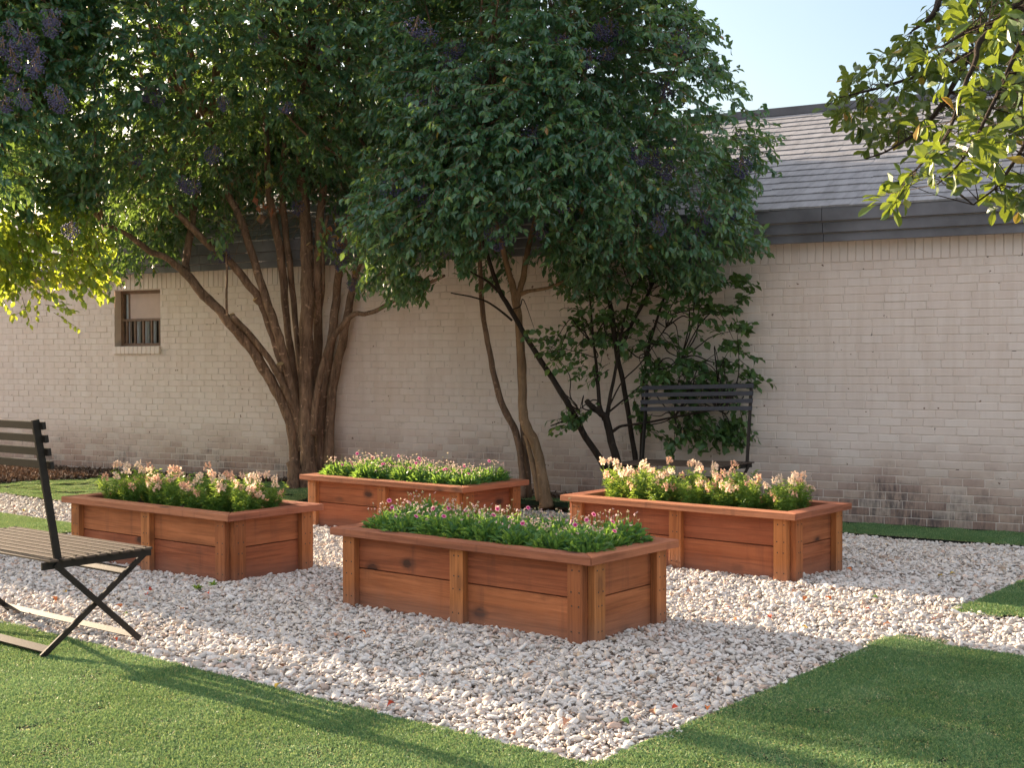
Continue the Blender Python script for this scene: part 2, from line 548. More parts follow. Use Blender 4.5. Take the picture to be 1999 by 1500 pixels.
def pebble_mat():
    m, nt, out = nmat('pale_pebble')
    oi = N(nt, 'ShaderNodeObjectInfo')
    c = ramp(nt, oi.outputs['Random'], [(0.0, (0.42, 0.375, 0.34)), (0.10, (0.54, 0.485, 0.435)), (0.22, (0.63, 0.57, 0.515)), (0.45, (0.71, 0.655, 0.61)), (0.7, (0.66, 0.63, 0.61)), (0.84, (0.78, 0.745, 0.71)), (0.92, (0.60, 0.42, 0.33)), (0.97, (0.40, 0.32, 0.27)), (1.0, (0.50, 0.39, 0.29))])
    v = objcoord(nt)
    f = noise(nt, v, 2.5, 5, 0.65)
    c = mixc(nt, ramp(nt, f, [(0.35, (0.4, 0.4, 0.4)), (0.6, (0, 0, 0))]), c, (0.36, 0.31, 0.275))
    principled(nt, out, c, 0.78, 0.3, noise(nt, v, 9, 4), 0.25, 0.15)
    return m


M['pebble'] = pebble_mat()
M['gravel_base'] = flat_mat('gravel_dust', (0.36, 0.31, 0.27), 0.95, 0.1, 0.4, 60, 1.0)
M['blade'] = leaf_mat('turf_blade', [(0.0, (0.038, 0.145, 0.066)), (0.35, (0.105, 0.265, 0.11)), (0.78, (0.34, 0.45, 0.17)), (0.86, (0.56, 0.52, 0.24)), (1.0, (0.76, 0.66, 0.38))], (0.40, 0.46, 0.16), 0.26, 0.5, 0.35, 'tint', 0.5, True)
M['turf_base'] = flat_mat('turf_backing', (0.022, 0.036, 0.020), 0.95, 0.1, 0.5, 30, 1.0)
M['edging'] = flat_mat('black_edging', (0.012, 0.012, 0.012), 0.6, 0.3)
M['mulch'] = leaf_mat('leaf_litter', [(0.0, (0.05, 0.034, 0.026)), (0.5, (0.13, 0.082, 0.058)), (0.85, (0.22, 0.15, 0.11)), (1.0, (0.36, 0.30, 0.26))], (0.2, 0.1, 0.05), 0.1, 0.8, 0.2)
M['far_ground'] = flat_mat('pale_bounce', (0.50, 0.46, 0.41), 0.9, 0.1, 0.15, 3)  # unseen ground beyond the lawn, made pale to bounce light at the wall

# ------------------------------------------------------------------ the setting
e = 260.0
g = mesh_obj('ground', [(-e, -e, -0.06), (e, -e, -0.06), (e, e, -0.06), (-e, e, -0.06)], [(0, 1, 2, 3)], M['far_ground'])
tag(g, kind='structure')

SQ_A, SQ_B = 6.35, 5.86
FAR_K = 0.10          # the far edge of the gravel runs along the wall, a little askew to the planters
P0, P1 = 2.40, 3.27


def in_gravel(a, b):
    return ((a > 0) & (a < SQ_A) & (b > 0) & (b < SQ_B - FAR_K * a)) | ((b > P0) & (b < P1) & (((a > -5) & (a <= 0)) | ((a >= SQ_A) & (a < 13))))


def ab_sheet(name, rects, mat, zoff, step=0.3, skirt=0.05, use_gz=True):
    V, F = [], []
    for a0, a1, b0, b1 in rects:
        na = max(1, int(math.ceil((a1 - a0) / step))); nb = max(1, int(math.ceil((b1 - b0) / step)))
        base = len(V)
        for i in range(na + 1):
            for j in range(nb + 1):
                a_ = a0 + (a1 - a0) * i / na
                bs = b0 - FAR_K * a_ if b0 == SQ_B else b0
                x, y = ab(a_, bs + (b1 - bs) * j / nb)
                V.append((x, y, zoff + (ground_z(x, y) if use_gz else 0)))
        for i in range(na):
            for j in range(nb):
                q = base + i * (nb + 1) + j
                F.append((q, q + 1, q + nb + 2, q + nb + 1))
        rim = [base + i * (nb + 1) for i in range(na + 1)] + [base + na * (nb + 1) + j for j in range(1, nb + 1)] \
            + [base + i * (nb + 1) + nb for i in range(na - 1, -1, -1)] + [base + j for j in range(nb - 1, 0, -1)]
        k0 = len(V)
        for r_ in rim:
            V.append((V[r_][0], V[r_][1], V[r_][2] - skirt))
        for k in range(len(rim)):
            k2 = (k + 1) % len(rim)
            F.append((rim[k], rim[k2], k0 + k2, k0 + k))
    return mesh_obj(name, V, F, mat)


tag(ab_sheet('gravel_bed', [(0.0, SQ_A, 0.0, SQ_B), (-5, 0, P0, P1), (SQ_A, 13, P0, P1)], M['gravel_base'], -0.03, 0.4, 0.02, False), kind='structure')
TURF = [(-5, 14, -4.2, 0), (-5, 0, 0, P0), (-5, 0, P1, 13), (SQ_A, 14, 0, P0), (SQ_A, 14, P1, 13), (0, SQ_A, SQ_B, 13)]
tag(ab_sheet('lawn', TURF, M['turf_base'], 0.004, 0.25, 0.045), kind='structure')

ed = MB()
for p, q in (((0, 0), (SQ_A, 0)), ((0, 0), (0, P0)), ((0, P0), (-5, P0)), ((-5, P1), (0, P1)), ((0, P1), (0, SQ_B)), ((0, SQ_B), (SQ_A, SQ_B - FAR_K * SQ_A)),
             ((SQ_A, 0), (SQ_A, P0)), ((SQ_A, P0), (13, P0)), ((13, P1), (SQ_A, P1)), ((SQ_A, P1), (SQ_A, SQ_B - FAR_K * SQ_A))):
    x0, y0 = ab(*p); x1, y1 = ab(*q)
    ed.bar((x0, y0, -0.012), (x1, y1, -0.012), 0.03, 0.007)
tag(ed.build('lawn_edging', M['edging']), 'thin black edging strip between turf and gravel', 'edging', kind='structure')


def visible(x, y, margin=0.6):
    """near the picture (with a margin on both sides)"""
    return (y > 3.3) & (np.abs(x) < 0.403 * y + margin)


def variant_collection(name, objs):
    c = bpy.data.collections.new(name)
    for o in objs:
        c.objects.link(o)
    return c


def scatter(name, pts, rot, scl, coll):
    me = bpy.data.meshes.new(name)
    n = len(pts)
    me.vertices.add(n)
    me.vertices.foreach_set('co', np.asarray(pts, np.float32).ravel())
    for an, arr, typ in (('rot', rot, 'FLOAT_VECTOR'), ('scl', scl, 'FLOAT_VECTOR')):
        at_ = me.attributes.new(an, typ, 'POINT')
        at_.data.foreach_set('vector', np.asarray(arr, np.float32).ravel())
    ix = me.attributes.new('pick', 'INT', 'POINT')
    ix.data.foreach_set('value', RNG.integers(0, len(coll.objects), n).astype(np.int32))
    o = link(bpy.data.objects.new(name, me))
    ng = bpy.data.node_groups.new(name + '_scatter', 'GeometryNodeTree')
    ng.interface.new_socket('Geometry', in_out='INPUT', socket_type='NodeSocketGeometry')
    ng.interface.new_socket('Geometry', in_out='OUTPUT', socket_type='NodeSocketGeometry')
    gi = ng.nodes.new('NodeGroupInput'); go = ng.nodes.new('NodeGroupOutput')
    m2p = ng.nodes.new('GeometryNodeMeshToPoints')
    iop = ng.nodes.new('GeometryNodeInstanceOnPoints')
    ci = ng.nodes.new('GeometryNodeCollectionInfo')
    ci.inputs['Collection'].default_value = coll
    ci.inputs['Separate Children'].default_value = True
    ci.inputs['Reset Children'].default_value = True
    iop.inputs['Pick Instance'].default_value = True
    def na(nm, ty):
        k = ng.nodes.new('GeometryNodeInputNamedAttribute'); k.data_type = ty; k.inputs['Name'].default_value = nm
        return k.outputs['Attribute']
    ng.links.new(gi.outputs[0], m2p.inputs['Mesh'])
    ng.links.new(m2p.outputs[0], iop.inputs['Points'])
    ng.links.new(ci.outputs[0], iop.inputs['Instance'])
    ng.links.new(na('pick', 'INT'), iop.inputs['Instance Index'])
    e2r = ng.nodes.new('FunctionNodeEulerToRotation')
    ng.links.new(na('rot', 'FLOAT_VECTOR'), e2r.inputs[0])
    ng.links.new(e2r.outputs[0], iop.inputs['Rotation'])
    ng.links.new(na('scl', 'FLOAT_VECTOR'), iop.inputs['Scale'])
    ng.links.new(iop.outputs[0], go.inputs[0])
    md = o.modifiers.new('scatter', 'NODES'); md.node_group = ng
    return o


# pebbles
def pebble(i):
    bm = bmesh.new()
    bmesh.ops.create_icosphere(bm, subdivisions=2, radius=1.0)
    rr = np.random.default_rng(100 + i)
    ax = rr.normal(size=(11, 3)); ax /= np.linalg.norm(ax, axis=1)[:, None]
    am = rr.uniform(0.5, 0.95, 11)
    for v in bm.verts:
        p = np.array(v.co)
        for k in range(11):      # chip flat facets off a ball
            d = p.dot(ax[k])
            if d > am[k]:
                p = p - ax[k] * (d - am[k]) * 0.96
        p = p * (1 + 0.06 * math.sin(5 * p[0] + i) * math.cos(4 * p[1] + 2 * i))
        v.co = Vector((p[0] * rr.uniform(0.98, 1.02), p[1] * (0.58 + 0.06 * (i % 5)), p[2] * (0.33 + 0.035 * (i % 6))))
    me = bpy.data.meshes.new('pebble'); bm.to_mesh(me); bm.free()
    me.materials.append(M['pebble'])
    me.polygons.foreach_set('use_smooth', np.ones(len(me.polygons), bool))
    return bpy.data.objects.new('pebble', me)


peb = variant_collection('pebble_kinds', [pebble(i) for i in range(18)])


def jitter_grid(x0, x1, y0, y1, step):
    xs = np.arange(x0, x1, step); ys = np.arange(y0, y1, step)
    X, Y = np.meshgrid(xs, ys)
    P = np.stack([X.ravel(), Y.ravel()], 1)
    return P + RNG.uniform(-0.62, 0.62, P.shape) * step


PLANTERS = []   # (x, y, yaw) of each near corner
for (x, y, yaw) in ((0.3592, 5.7881, 141.06), (-1.6652, 7.4278, 141.54), (1.6549, 7.4195, 140.19), (-0.3504, 9.0329, 140.99)):
    PLANTERS.append((x, y, R(yaw)))
PL, PWD, PHT, CAPT, OVH = 1.7376, 0.7642, 0.4017, 0.0394, 0.030


def in_planter(x, y, grow=0.0):
    m = np.zeros(np.shape(x), bool)
    for cx, cy, yaw in PLANTERS:
        dx, dy = x - cx, y - cy
        u = dx * math.cos(yaw) + dy * math.sin(yaw)
        v = dx * math.sin(yaw) - dy * math.cos(yaw)
        m |= (u > OVH + .06 - grow) & (u < PL - OVH - .06 + grow) & (v > OVH + .06 - grow) & (v < PWD - OVH - .06 + grow)
    return m


def pebbles():
    P = jitter_grid(-7.5, 6.5, 3.4, 15.5, 0.0160)
    a, b = to_ab(P[:, 0], P[:, 1])
    k = in_gravel(a + RNG.normal(0, 0.026, len(a)), b + RNG.normal(0, 0.026, len(a))) & visible(P[:, 0], P[:, 1], 0.5) & ~in_planter(P[:, 0], P[:, 1])
    # thin out with distance: far pebbles are under a pixel
    far = P[:, 1] > 9.5
    k &= ~(far & (RNG.random(len(P)) < 0.25))
    P = P[k]; n = len(P)
    size = np.clip(RNG.lognormal(math.log(0.0124), 0.40, n), 0.006, 0.030)
    size[P[:, 1] > 9.5] *= 1.12
    und = 0.008 * np.sin(P[:, 0] * 3.1 + 1.0) * np.cos(P[:, 1] * 2.7) + 0.006 * np.sin(P[:, 0] * 7.3 + P[:, 1] * 5.1)
    z = -0.022 + und + RNG.uniform(0, 0.016, n) + size * 0.25
    pts = np.column_stack([P, z])
    rot = np.column_stack([RNG.normal(0, 0.42, n), RNG.normal(0, 0.42, n), RNG.uniform(0, 6.28, n)])
    scl = size[:, None] * RNG.uniform(0.82, 1.2, (n, 3))
    print('pebbles', n)
    tag(scatter('gravel', pts, rot, scl, peb), 'pale cream and grey pebbles filling the gravel bed between the planters', 'gravel', kind='stuff')


pebbles()


# ------------------------------------------------------------------ leaf-like geometry in bulk
LEAF_V = np.array([[0, 0, 0], [0, .5, -.03], [0, 1, -.16], [-1, .42, .09], [1, .42, .09]], float)   # x scaled by half width
LEAF_F = np.array([[0, 4, 2, 1], [0, 1, 2, 3]])
OVAL_V = np.array([[0, 0, 0], [-.80, .27, .05], [.80, .27, .05], [0, .30, -.01], [-.84, .62, .03], [.84, .62, .03], [0, .66, -.06], [0, 1, -.2]], float)
OVAL_F = np.array([[0, 2, 3, 1], [1, 3, 6, 4], [3, 2, 5, 6], [4, 6, 5, 7]])


def rand_rot(n, rng):
    q = rng.normal(size=(n, 4)); q /= np.linalg.norm(q, axis=1)[:, None]
    return quat_m(q)


def quat_m(q):
    w, x, y, z = q.T
    return np.stack([np.stack([1 - 2 * (y * y + z * z), 2 * (x * y - z * w), 2 * (x * z + y * w)], -1),
                     np.stack([2 * (x * y + z * w), 1 - 2 * (x * x + z * z), 2 * (y * z - x * w)], -1),
                     np.stack([2 * (x * z - y * w), 2 * (y * z + x * w), 1 - 2 * (x * x + y * y)], -1)], -2)


def frames(d, rng, upish=None, roll_sd=0.5):
    """rotation matrices whose +Y axis is d and whose +Z axis leans to 'upish'"""
    d = d / np.linalg.norm(d, axis=1)[:, None]
    up = np.tile([0, 0, 1.0], (len(d), 1)) if upish is None else upish
    up = up + rng.normal(0, roll_sd, d.shape)
    x = np.cross(d, up); x /= np.linalg.norm(x, axis=1)[:, None] + 1e-9
    z = np.cross(x, d)
    return np.stack([x, d, z], -1)


class Leaves:
    def __init__(self):
        self.V, self.F, self.T, self.M, self.n = [], [], [], [], 0

    def add(self, pos, rot, length, halfw, tint, mat=0, tv=LEAF_V, tf=LEAF_F):
        n = len(pos)
        t = tv[None] * np.stack([halfw, length, length], -1)[:, None, :]
        V = np.einsum('nij,nkj->nki', rot, t) + pos[:, None, :]
        k = tv.shape[0]
        self.V.append(V.reshape(-1, 3))
        self.F.append((tf[None] + (np.arange(n) * k)[:, None, None] + self.n).reshape(-1, 4))
        self.T.append(np.repeat(tint, k))
        self.M.append(np.full(n * len(tf), mat))
        self.n += n * k

    def twig(self, p, q, r, tint, mat):
        """thin three-sided twigs from p to q (arrays)"""
        d = q - p
        a = np.cross(d, [0.3, 0.2, 1.0]); a /= np.linalg.norm(a, axis=1)[:, None] + 1e-9
        b = np.cross(d, a); b /= np.linalg.norm(b, axis=1)[:, None] + 1e-9
        n = len(p)
        ring = [(a * math.cos(t) + b * math.sin(t)) for t in (0, 2.094, 4.189)]
        V = np.stack([p + x * r for x in ring] + [q + x * r * 0.5 for x in ring], 1)
        f = np.array([[0, 1, 4, 3], [1, 2, 5, 4], [2, 0, 3, 5]])
        self.V.append(V.reshape(-1, 3))
        self.F.append((f[None] + (np.arange(n) * 6)[:, None, None] + self.n).reshape(-1, 4))
        self.T.append(np.full(n * 6, tint)); self.M.append(np.full(n * 3, mat))
        self.n += n * 6

    def build(self, name, mats, parent=None, smooth_shade=False):
        return mesh_obj(name, np.concatenate(self.V), np.concatenate(self.F), mats, parent, np.concatenate(self.M), smooth_shade, {'tint': np.concatenate(self.T)})

    def mesh(self, name, mats):
        return new_mesh(name, np.concatenate(self.V), np.concatenate(self.F), mats, np.concatenate(self.M), False, {'tint': np.concatenate(self.T)})


# ------------------------------------------------------------------ turf blades
def turf_tile(i):
    rr = np.random.default_rng(300 + i)
    n = 1600
    L_ = Leaves()
    pos = np.column_stack([rr.uniform(-0.125, 0.125, n), rr.uniform(-0.125, 0.125, n), np.zeros(n)])
    lean = rr.normal(0, 0.95, (n, 2)) + np.array([0.2, 0.1])
    d = np.column_stack([lean, np.ones(n)])
    tint = 0.8 * rr.random(n) ** 1.25
    th = rr.random(n) < 0.30          # straw-coloured thatch fibres, curled low
    d[th, 2] *= 0.35
    tint[th] = rr.uniform(0.84, 1.0, th.sum())
    ln = rr.uniform(0.010, 0.018, n); ln[th] *= 0.85
    L_.add(pos, frames(d, rr, roll_sd=1.0), ln, rr.uniform(0.0012, 0.0022, n), tint)
    return bpy.data.objects.new('turf_tuft', L_.mesh('turf_tuft', M['blade']))


tuft = variant_collection('turf_kinds', [turf_tile(i) for i in range(7)])


def turf():
    P = jitter_grid(-8.5, 7.5, 3.3, 16.5, 0.135)
    a, b = to_ab(P[:, 0], P[:, 1])
    s, w = wall_sw(P[:, 0], P[:, 1])
    m = 0.115
    ok = ~(in_gravel(a + m, b) | in_gravel(a - m, b) | in_gravel(a, b + m) | in_gravel(a, b - m))
    ok &= visible(P[:, 0], P[:, 1], 0.55) & (w > 0.13)
    ok &= ~((s < -9.6) & (w < 0.42 + (-9.9 - s) * 0.62))
    P = P[ok]
    # rows of tufts that follow the cut edges of the turf
    ex = []
    for (a0, b0), (a1, b1), (na, nb) in (((0, 0), (SQ_A, 0), (0, -1)), ((0, 0), (0, P0), (-1, 0)), ((-5, P0), (0, P0), (0, -1)), ((-5, P1), (0, P1), (0, 1)),
                                         ((0, P1), (0, SQ_B), (-1, 0)), ((0, SQ_B), (SQ_A, SQ_B - FAR_K * SQ_A), (0, 1)), ((SQ_A, 0), (SQ_A, P0), (1, 0)), ((SQ_A, P0), (13, P0), (0, -1)),
                                         ((SQ_A, P1), (13, P1), (0, 1)), ((SQ_A, P1), (SQ_A, SQ_B - FAR_K * SQ_A), (1, 0))):
        ln = math.hypot(a1 - a0, b1 - b0)
        for t in np.arange(0.06, ln, 0.11):
            q = ab(a0 + (a1 - a0) * t / ln + na * 0.125, b0 + (b1 - b0) * t / ln + nb * 0.125)
            ex.append(q)
    ex = np.array(ex)
    ex = ex[visible(ex[:, 0], ex[:, 1], 0.5)]
    n0, n1 = len(P), len(ex)
    P = np.vstack([P, ex])
    pts = np.column_stack([P, 0.003 + ground_z(P[:, 0], P[:, 1])])
    rz = np.concatenate([RNG.uniform(0, 6.28, n0), R(141) + R(90) * RNG.integers(0, 4, n1)])
    rot = np.column_stack([np.zeros(len(P)), np.zeros(len(P)), rz])
    scl = np.column_stack([np.ones(len(P)), np.ones(len(P)), RNG.uniform(0.8, 1.15, len(P))])
    print('turf', len(P))
    tag(scatter('grass', pts, rot, scl, tuft), 'short green artificial turf with straw coloured fibres', 'grass', kind='stuff')


turf()


# leaf litter along the left end of the wall
def litter():
    rr = np.random.default_rng(55)
    kinds = []
    for i in range(4):
        L_ = Leaves(); n = 60
        pos = np.column_stack([rr.uniform(-.08, .08, (n, 2)), rr.uniform(0, .02, n)])
        L_.add(pos, rand_rot(n, rr), rr.uniform(.02, .055, n), rr.uniform(.006, .014, n), rr.random(n))
        kinds.append(bpy.data.objects.new('litter', L_.mesh('litter', M['mulch'])))
    c = variant_collection('litter_kinds', kinds)
    P = jitter_grid(-13, 1.5, 9.5, 16.5, 0.085)
    s, w = wall_sw(P[:, 0], P[:, 1])
    ok = (s < -9.6) & (s > -14.5) & (w > 0.02) & (w < 0.42 + (-9.9 - s) * 0.62)
    ok |= (s < -2.6) & (w > 0.02) & (w < 0.15 + 0.06 * np.sin(s * 5)) & (s > -9.7)
    P = P[ok]
    pts = np.column_stack([P, 0.008 + ground_z(P[:, 0], P[:, 1])])
    n = len(P)
    tag(scatter('leaf_litter', pts, np.column_stack([np.zeros((n, 2)), RNG.uniform(0, 6.28, n)]), np.ones((n, 3)), c), 'brown leaf litter along the foot of the painted brick wall', 'leaf litter', kind='stuff')


litter()

# ------------------------------------------------------------------ building
WZ = 2.085           # top of the ordinary courses
S0, S1 = -13.15, 5.0
bld = thing('brick_building', (float((WN * W_OFF)[0]), float((WN * W_OFF)[1]), 0), math.atan2(WS[1], WS[0]),
            'long low building of cream painted brick under a grey shingle roof', 'building')
# local frame: x = s, -y = out of the wall towards the garden
WIN = (-10.46, -9.79, 1.475, 2.085)


def build_bricks():
    rr = np.random.default_rng(3)
    V, F, T, MI = [], [], [], []
    CH, BL, J = 0.0652, 0.166, 0.0052
    nrow = 32
    bev = 0.0035

    def brick(x0, x1, z0, z1, t, yoff=0.0):
        b = len(V)
        yf = -0.012 - yoff + rr.uniform(-0.0014, 0.0014)
        tx = rr.uniform(-0.0006, 0.0006); tz = rr.uniform(-0.0006, 0.0006)
        for k, (i, y) in enumerate(((0, 0.0), (0, yf + bev), (bev, yf))):
            V.extend([(x0 + i, y - (tx + tz) * (k > 0), z0 + i), (x1 - i, y + (tx - tz) * (k > 0), z0 + i), (x1 - i, y + (tx + tz) * (k > 0), z1 - i), (x0 + i, y - (tx - tz) * (k > 0), z1 - i)])
        T.extend([t] * 12)
        for k in (0, 4):
            for q in range(4):
                q2 = (q + 1) % 4
                F.append((b + k + q, b + k + q2, b + k + 4 + q2, b + k + 4 + q))
        F.append((b + 8, b + 9, b + 10, b + 11))
        MI.extend([0] * 9)
    for r_ in range(nrow):
        z0 = r_ * CH + J / 2; z1 = (r_ + 1) * CH - J / 2
        off = (0.5 if r_ % 2 else 0.0) * BL + rr.uniform(-0.008, 0.008)
        x = S0 - off
        while x < S1:
            w_ = BL + rr.uniform(-0.006, 0.006)
            a0, a1 = max(S0, x + J / 2), min(S1, x + w_ - J / 2)
            x += w_
            if a1 - a0 < 0.02: continue
            t = rr.random()
            segs = [(a0, a1)]
            if z1 > WIN[2] - 0.085 and z0 < WIN[3]:
                segs = []
                if a0 < WIN[0]: segs.append((a0, min(a1, WIN[0])))
                if a1 > WIN[1]: segs.append((max(a0, WIN[1]), a1))
            for c0, c1 in segs:
                if c1 - c0 > 0.012: brick(c0, c1, z0, z1, t)
    # mortar bed behind, around the window opening
    n0 = len(F)
    for x0, x1, z0, z1 in ((S0, WIN[0], -0.1, WZ + 0.2), (WIN[1], S1, -0.1, WZ + 0.2), (WIN[0], WIN[1], -0.1, WIN[2]), (WIN[0], WIN[1], WIN[3], WZ + 0.2)):
        b = len(V)
        V.extend([(x0, -0.0082, z0), (x1, -0.0082, z0), (x1, -0.0082, z1), (x0, -0.0082, z1)]); T.extend([0.5] * 4)
        F.append((b, b + 1, b + 2, b + 3)); MI.append(1)
    # reveals of the window opening and the two end walls
    b = len(V)
    x0, x1, z0, z1 = WIN
    for y in (-0.0082, 0.16):
        V.extend([(x0, y, z0), (x1, y, z0), (x1, y, z1), (x0, y, z1)]); T.extend([0.4] * 4)
    for q in range(4):
        q2 = (q + 1) % 4
        F.append((b + q, b + 4 + q, b + 4 + q2, b + q2)); MI.append(0)
    for x in (S0, S1):
        b = len(V)
        V.extend([(x, -0.0082, -0.1), (x, 6.9, -0.1), (x, 6.9, 2.3), (x, 3.6, 3.85), (x, -0.0082, 2.3)]); T.extend([0.5] * 5)
        F.append((b, b + 1, b + 2, b + 3, b + 4)); MI.append(1)
    mesh_obj('wall', V, F, [M['brick'], M['mortar']], bld, MI, False, {'tint': T})
    # soldier course under the eave
    V.clear(); F.clear(); T.clear(); MI.clear()
    x = S0
    while x < S1:
        brick(x + J / 2, min(S1, x + 0.0652 - J / 2), WZ + 0.006, WZ + 0.19, rr.random(), 0.004)
        x += 0.0652
    mesh_obj('soldier_course', V, F, [M['soldier']], bld, None, False, {'tint': T})


build_bricks()


def window():
    x0, x1, z0, z1 = WIN
    wn = MB()
    y = 0.085
    t = 0.035
    for c in ((x0, x0 + t, z0, z1), (x1 - t, x1, z0, z1), (x0 + t, x1 - t, z0, z0 + t), (x0 + t, x1 - t, z1 - t, z1)):
        wn.box(c[0], c[1], y, y + 0.05, c[2], c[3], 0, 0.003)
    w_ = wn.build('window', M['win_frame'], bld)
    zm = (z0 + z1) / 2 - 0.03
    mr = MB(); mr.box(x0 + t, x1 - t, y - 0.008, y + 0.03, zm, zm + 0.028, 0, 0.003)
    mr.box(x0 + 0.11, x0 + 0.13, y + 0.002, y + 0.03, zm + 0.028, z1 - t, 0, 0.002)
    mr.build('sash_rail', M['win_frame'], w_)
    for i in range(5):
        xb = x0 + 0.085 + i * 0.121
        b = MB(); b.box(xb, xb + 0.022, y - 0.012, y + 0.012, z0 + t, zm, 0, 0.003)
        b.build('window_bar', M['win_frame'], w_)
    mesh_obj('pane', [(x0 + t, y + .034, z0 + t), (x1 - t, y + .034, z0 + t), (x1 - t, y + .034, z1 - t), (x0 + t, y + .034, z1 - t)], [(0, 1, 2, 3)], M['glass'], w_)
    s_ = MB(); s_.box(x0 + 0.133, x1 - t, y + 0.008, y + 0.014, zm + 0.028, z1 - t)
    s_.build('window_shade', M['blind'], w_)
    c = MB()
    for i, (f0, f1) in enumerate(((0.06, 0.13), (0.27, 0.36), (0.42, 0.56), (0.64, 0.70), (0.78, 0.94))):
        c.box(x0 + f0 * (x1 - x0), x0 + f1 * (x1 - x0), 0.128 + 0.008 * (i % 2), 0.134 + 0.008 * (i % 2), z0, z1)
    c.build('curtain', M['curtain'], w_)
    rm = MB()
    rm.box(x0 - 0.3, x1 + 0.3, 0.55, 0.58, z0 - 0.3, z1 + 0.1)
    rm.build('room_back', M['dark_room'], w_)
    # rowlock sill of bricks on edge
    sl = MB()
    nb = 11
    for i in range(nb):
        a0 = x0 - 0.01 + i * (x1 - x0 + 0.02) / nb
        sl.box(a0 + 0.003, a0 + (x1 - x0 + 0.02) / nb - 0.003, -0.042, 0.09, z0 - 0.083, z0 - 0.004, 0, 0.004)
    sl.box(x0 - 0.006, x1 + 0.006, -0.036, 0.085, z0 - 0.079, z0 - 0.008)
    n = sl.n
    sl.build('sill', M['soldier'], w_, attrs={'tint': np.random.default_rng(4).uniform(0.5, 1, n)})


window()


def roof():
    rr = np.random.default_rng(9)
    X0, X1 = S0 - 0.15, S1 + 0.2
    # stepped fascia boards, each lapping out over the one below
    for z0, z1, y0, y1 in ((2.247, 2.313, -0.140, -0.115), (2.318, 2.402, -0.166, -0.118), (2.408, 2.512, -0.194, -0.120)):
        f = MB()
        x = X0
        cuts = [X0, -9.1, -5.6, -2.62, 0.9, X1]
        for c0, c1 in zip(cuts[:-1], cuts[1:]):
            f.box(c0 + 0.0015, c1 - 0.0015, y0, y1, z0, z1, 0, 0.003)
        f.build('fascia_board', M['fascia'], bld)
    s_ = MB(); s_.box(X0, X1, -0.127, 0.02, 2.285, 2.30)
    s_.build('soffit', M['soffit'], bld)
    # shingle courses
    TH = math.atan2(1.42, 3.4)
    ct, st = math.cos(TH), math.sin(TH)
    n = 18; ex = 3.685 / n
    V, F, T = [], [], []
    step = 0.16
    xs = np.arange(X0, X1 + step, step)

    def pt(x, d, lift):
        return (x, -0.20 + d * ct - lift * st, 2.515 + d * st + lift * ct)
    for c in range(n):
        ph = rr.uniform(0, step)
        for i, x in enumerate(xs):
            xa, xb = x - ph, x - ph + step - 0.002
            j = rr.normal(0, 0.006) - (0.012 if rr.random() < 0.08 else 0)
            lift = 0.0115 + rr.uniform(-0.0015, 0.002)
            b = len(V)
            d0, d1 = c * ex + j, (c + 1) * ex + 0.03
            V.extend([pt(xa, d0, -0.004), pt(xb, d0, -0.004), pt(xb, d0, lift), pt(xa, d0, lift), pt(xb, d1, 0.001), pt(xa, d1, 0.001)])
            T.extend([rr.random()] * 6)
            F.append((b, b + 1, b + 2, b + 3)); F.append((b + 3, b + 2, b + 4, b + 5))
    b = len(V)   # deck under the shingles and the back slope
    V.extend([pt(X0, 0, -0.008), pt(X1, 0, -0.008), pt(X1, 3.69, -0.008), pt(X0, 3.69, -0.008)])
    V.extend([(X0, 7.1, 2.4), (X1, 7.1, 2.4)]); T.extend([0.5] * 6)
    F.append((b, b + 1, b + 2, b + 3)); F.append((b + 3, b + 2, b + 5, b + 4))
    rf = mesh_obj('roof', V, F, M['shingle'], bld, None, False, {'tint': T})
    rc = MB()
    y, z = -0.20 + 3.685 * ct, 2.515 + 3.685 * st
    rc.box(X0, X1, y - 0.03, y + 0.05, z - 0.005, z + 0.085, 0, 0.006)
    rc.build('ridge_cap', M['fascia'], rf)


roof()


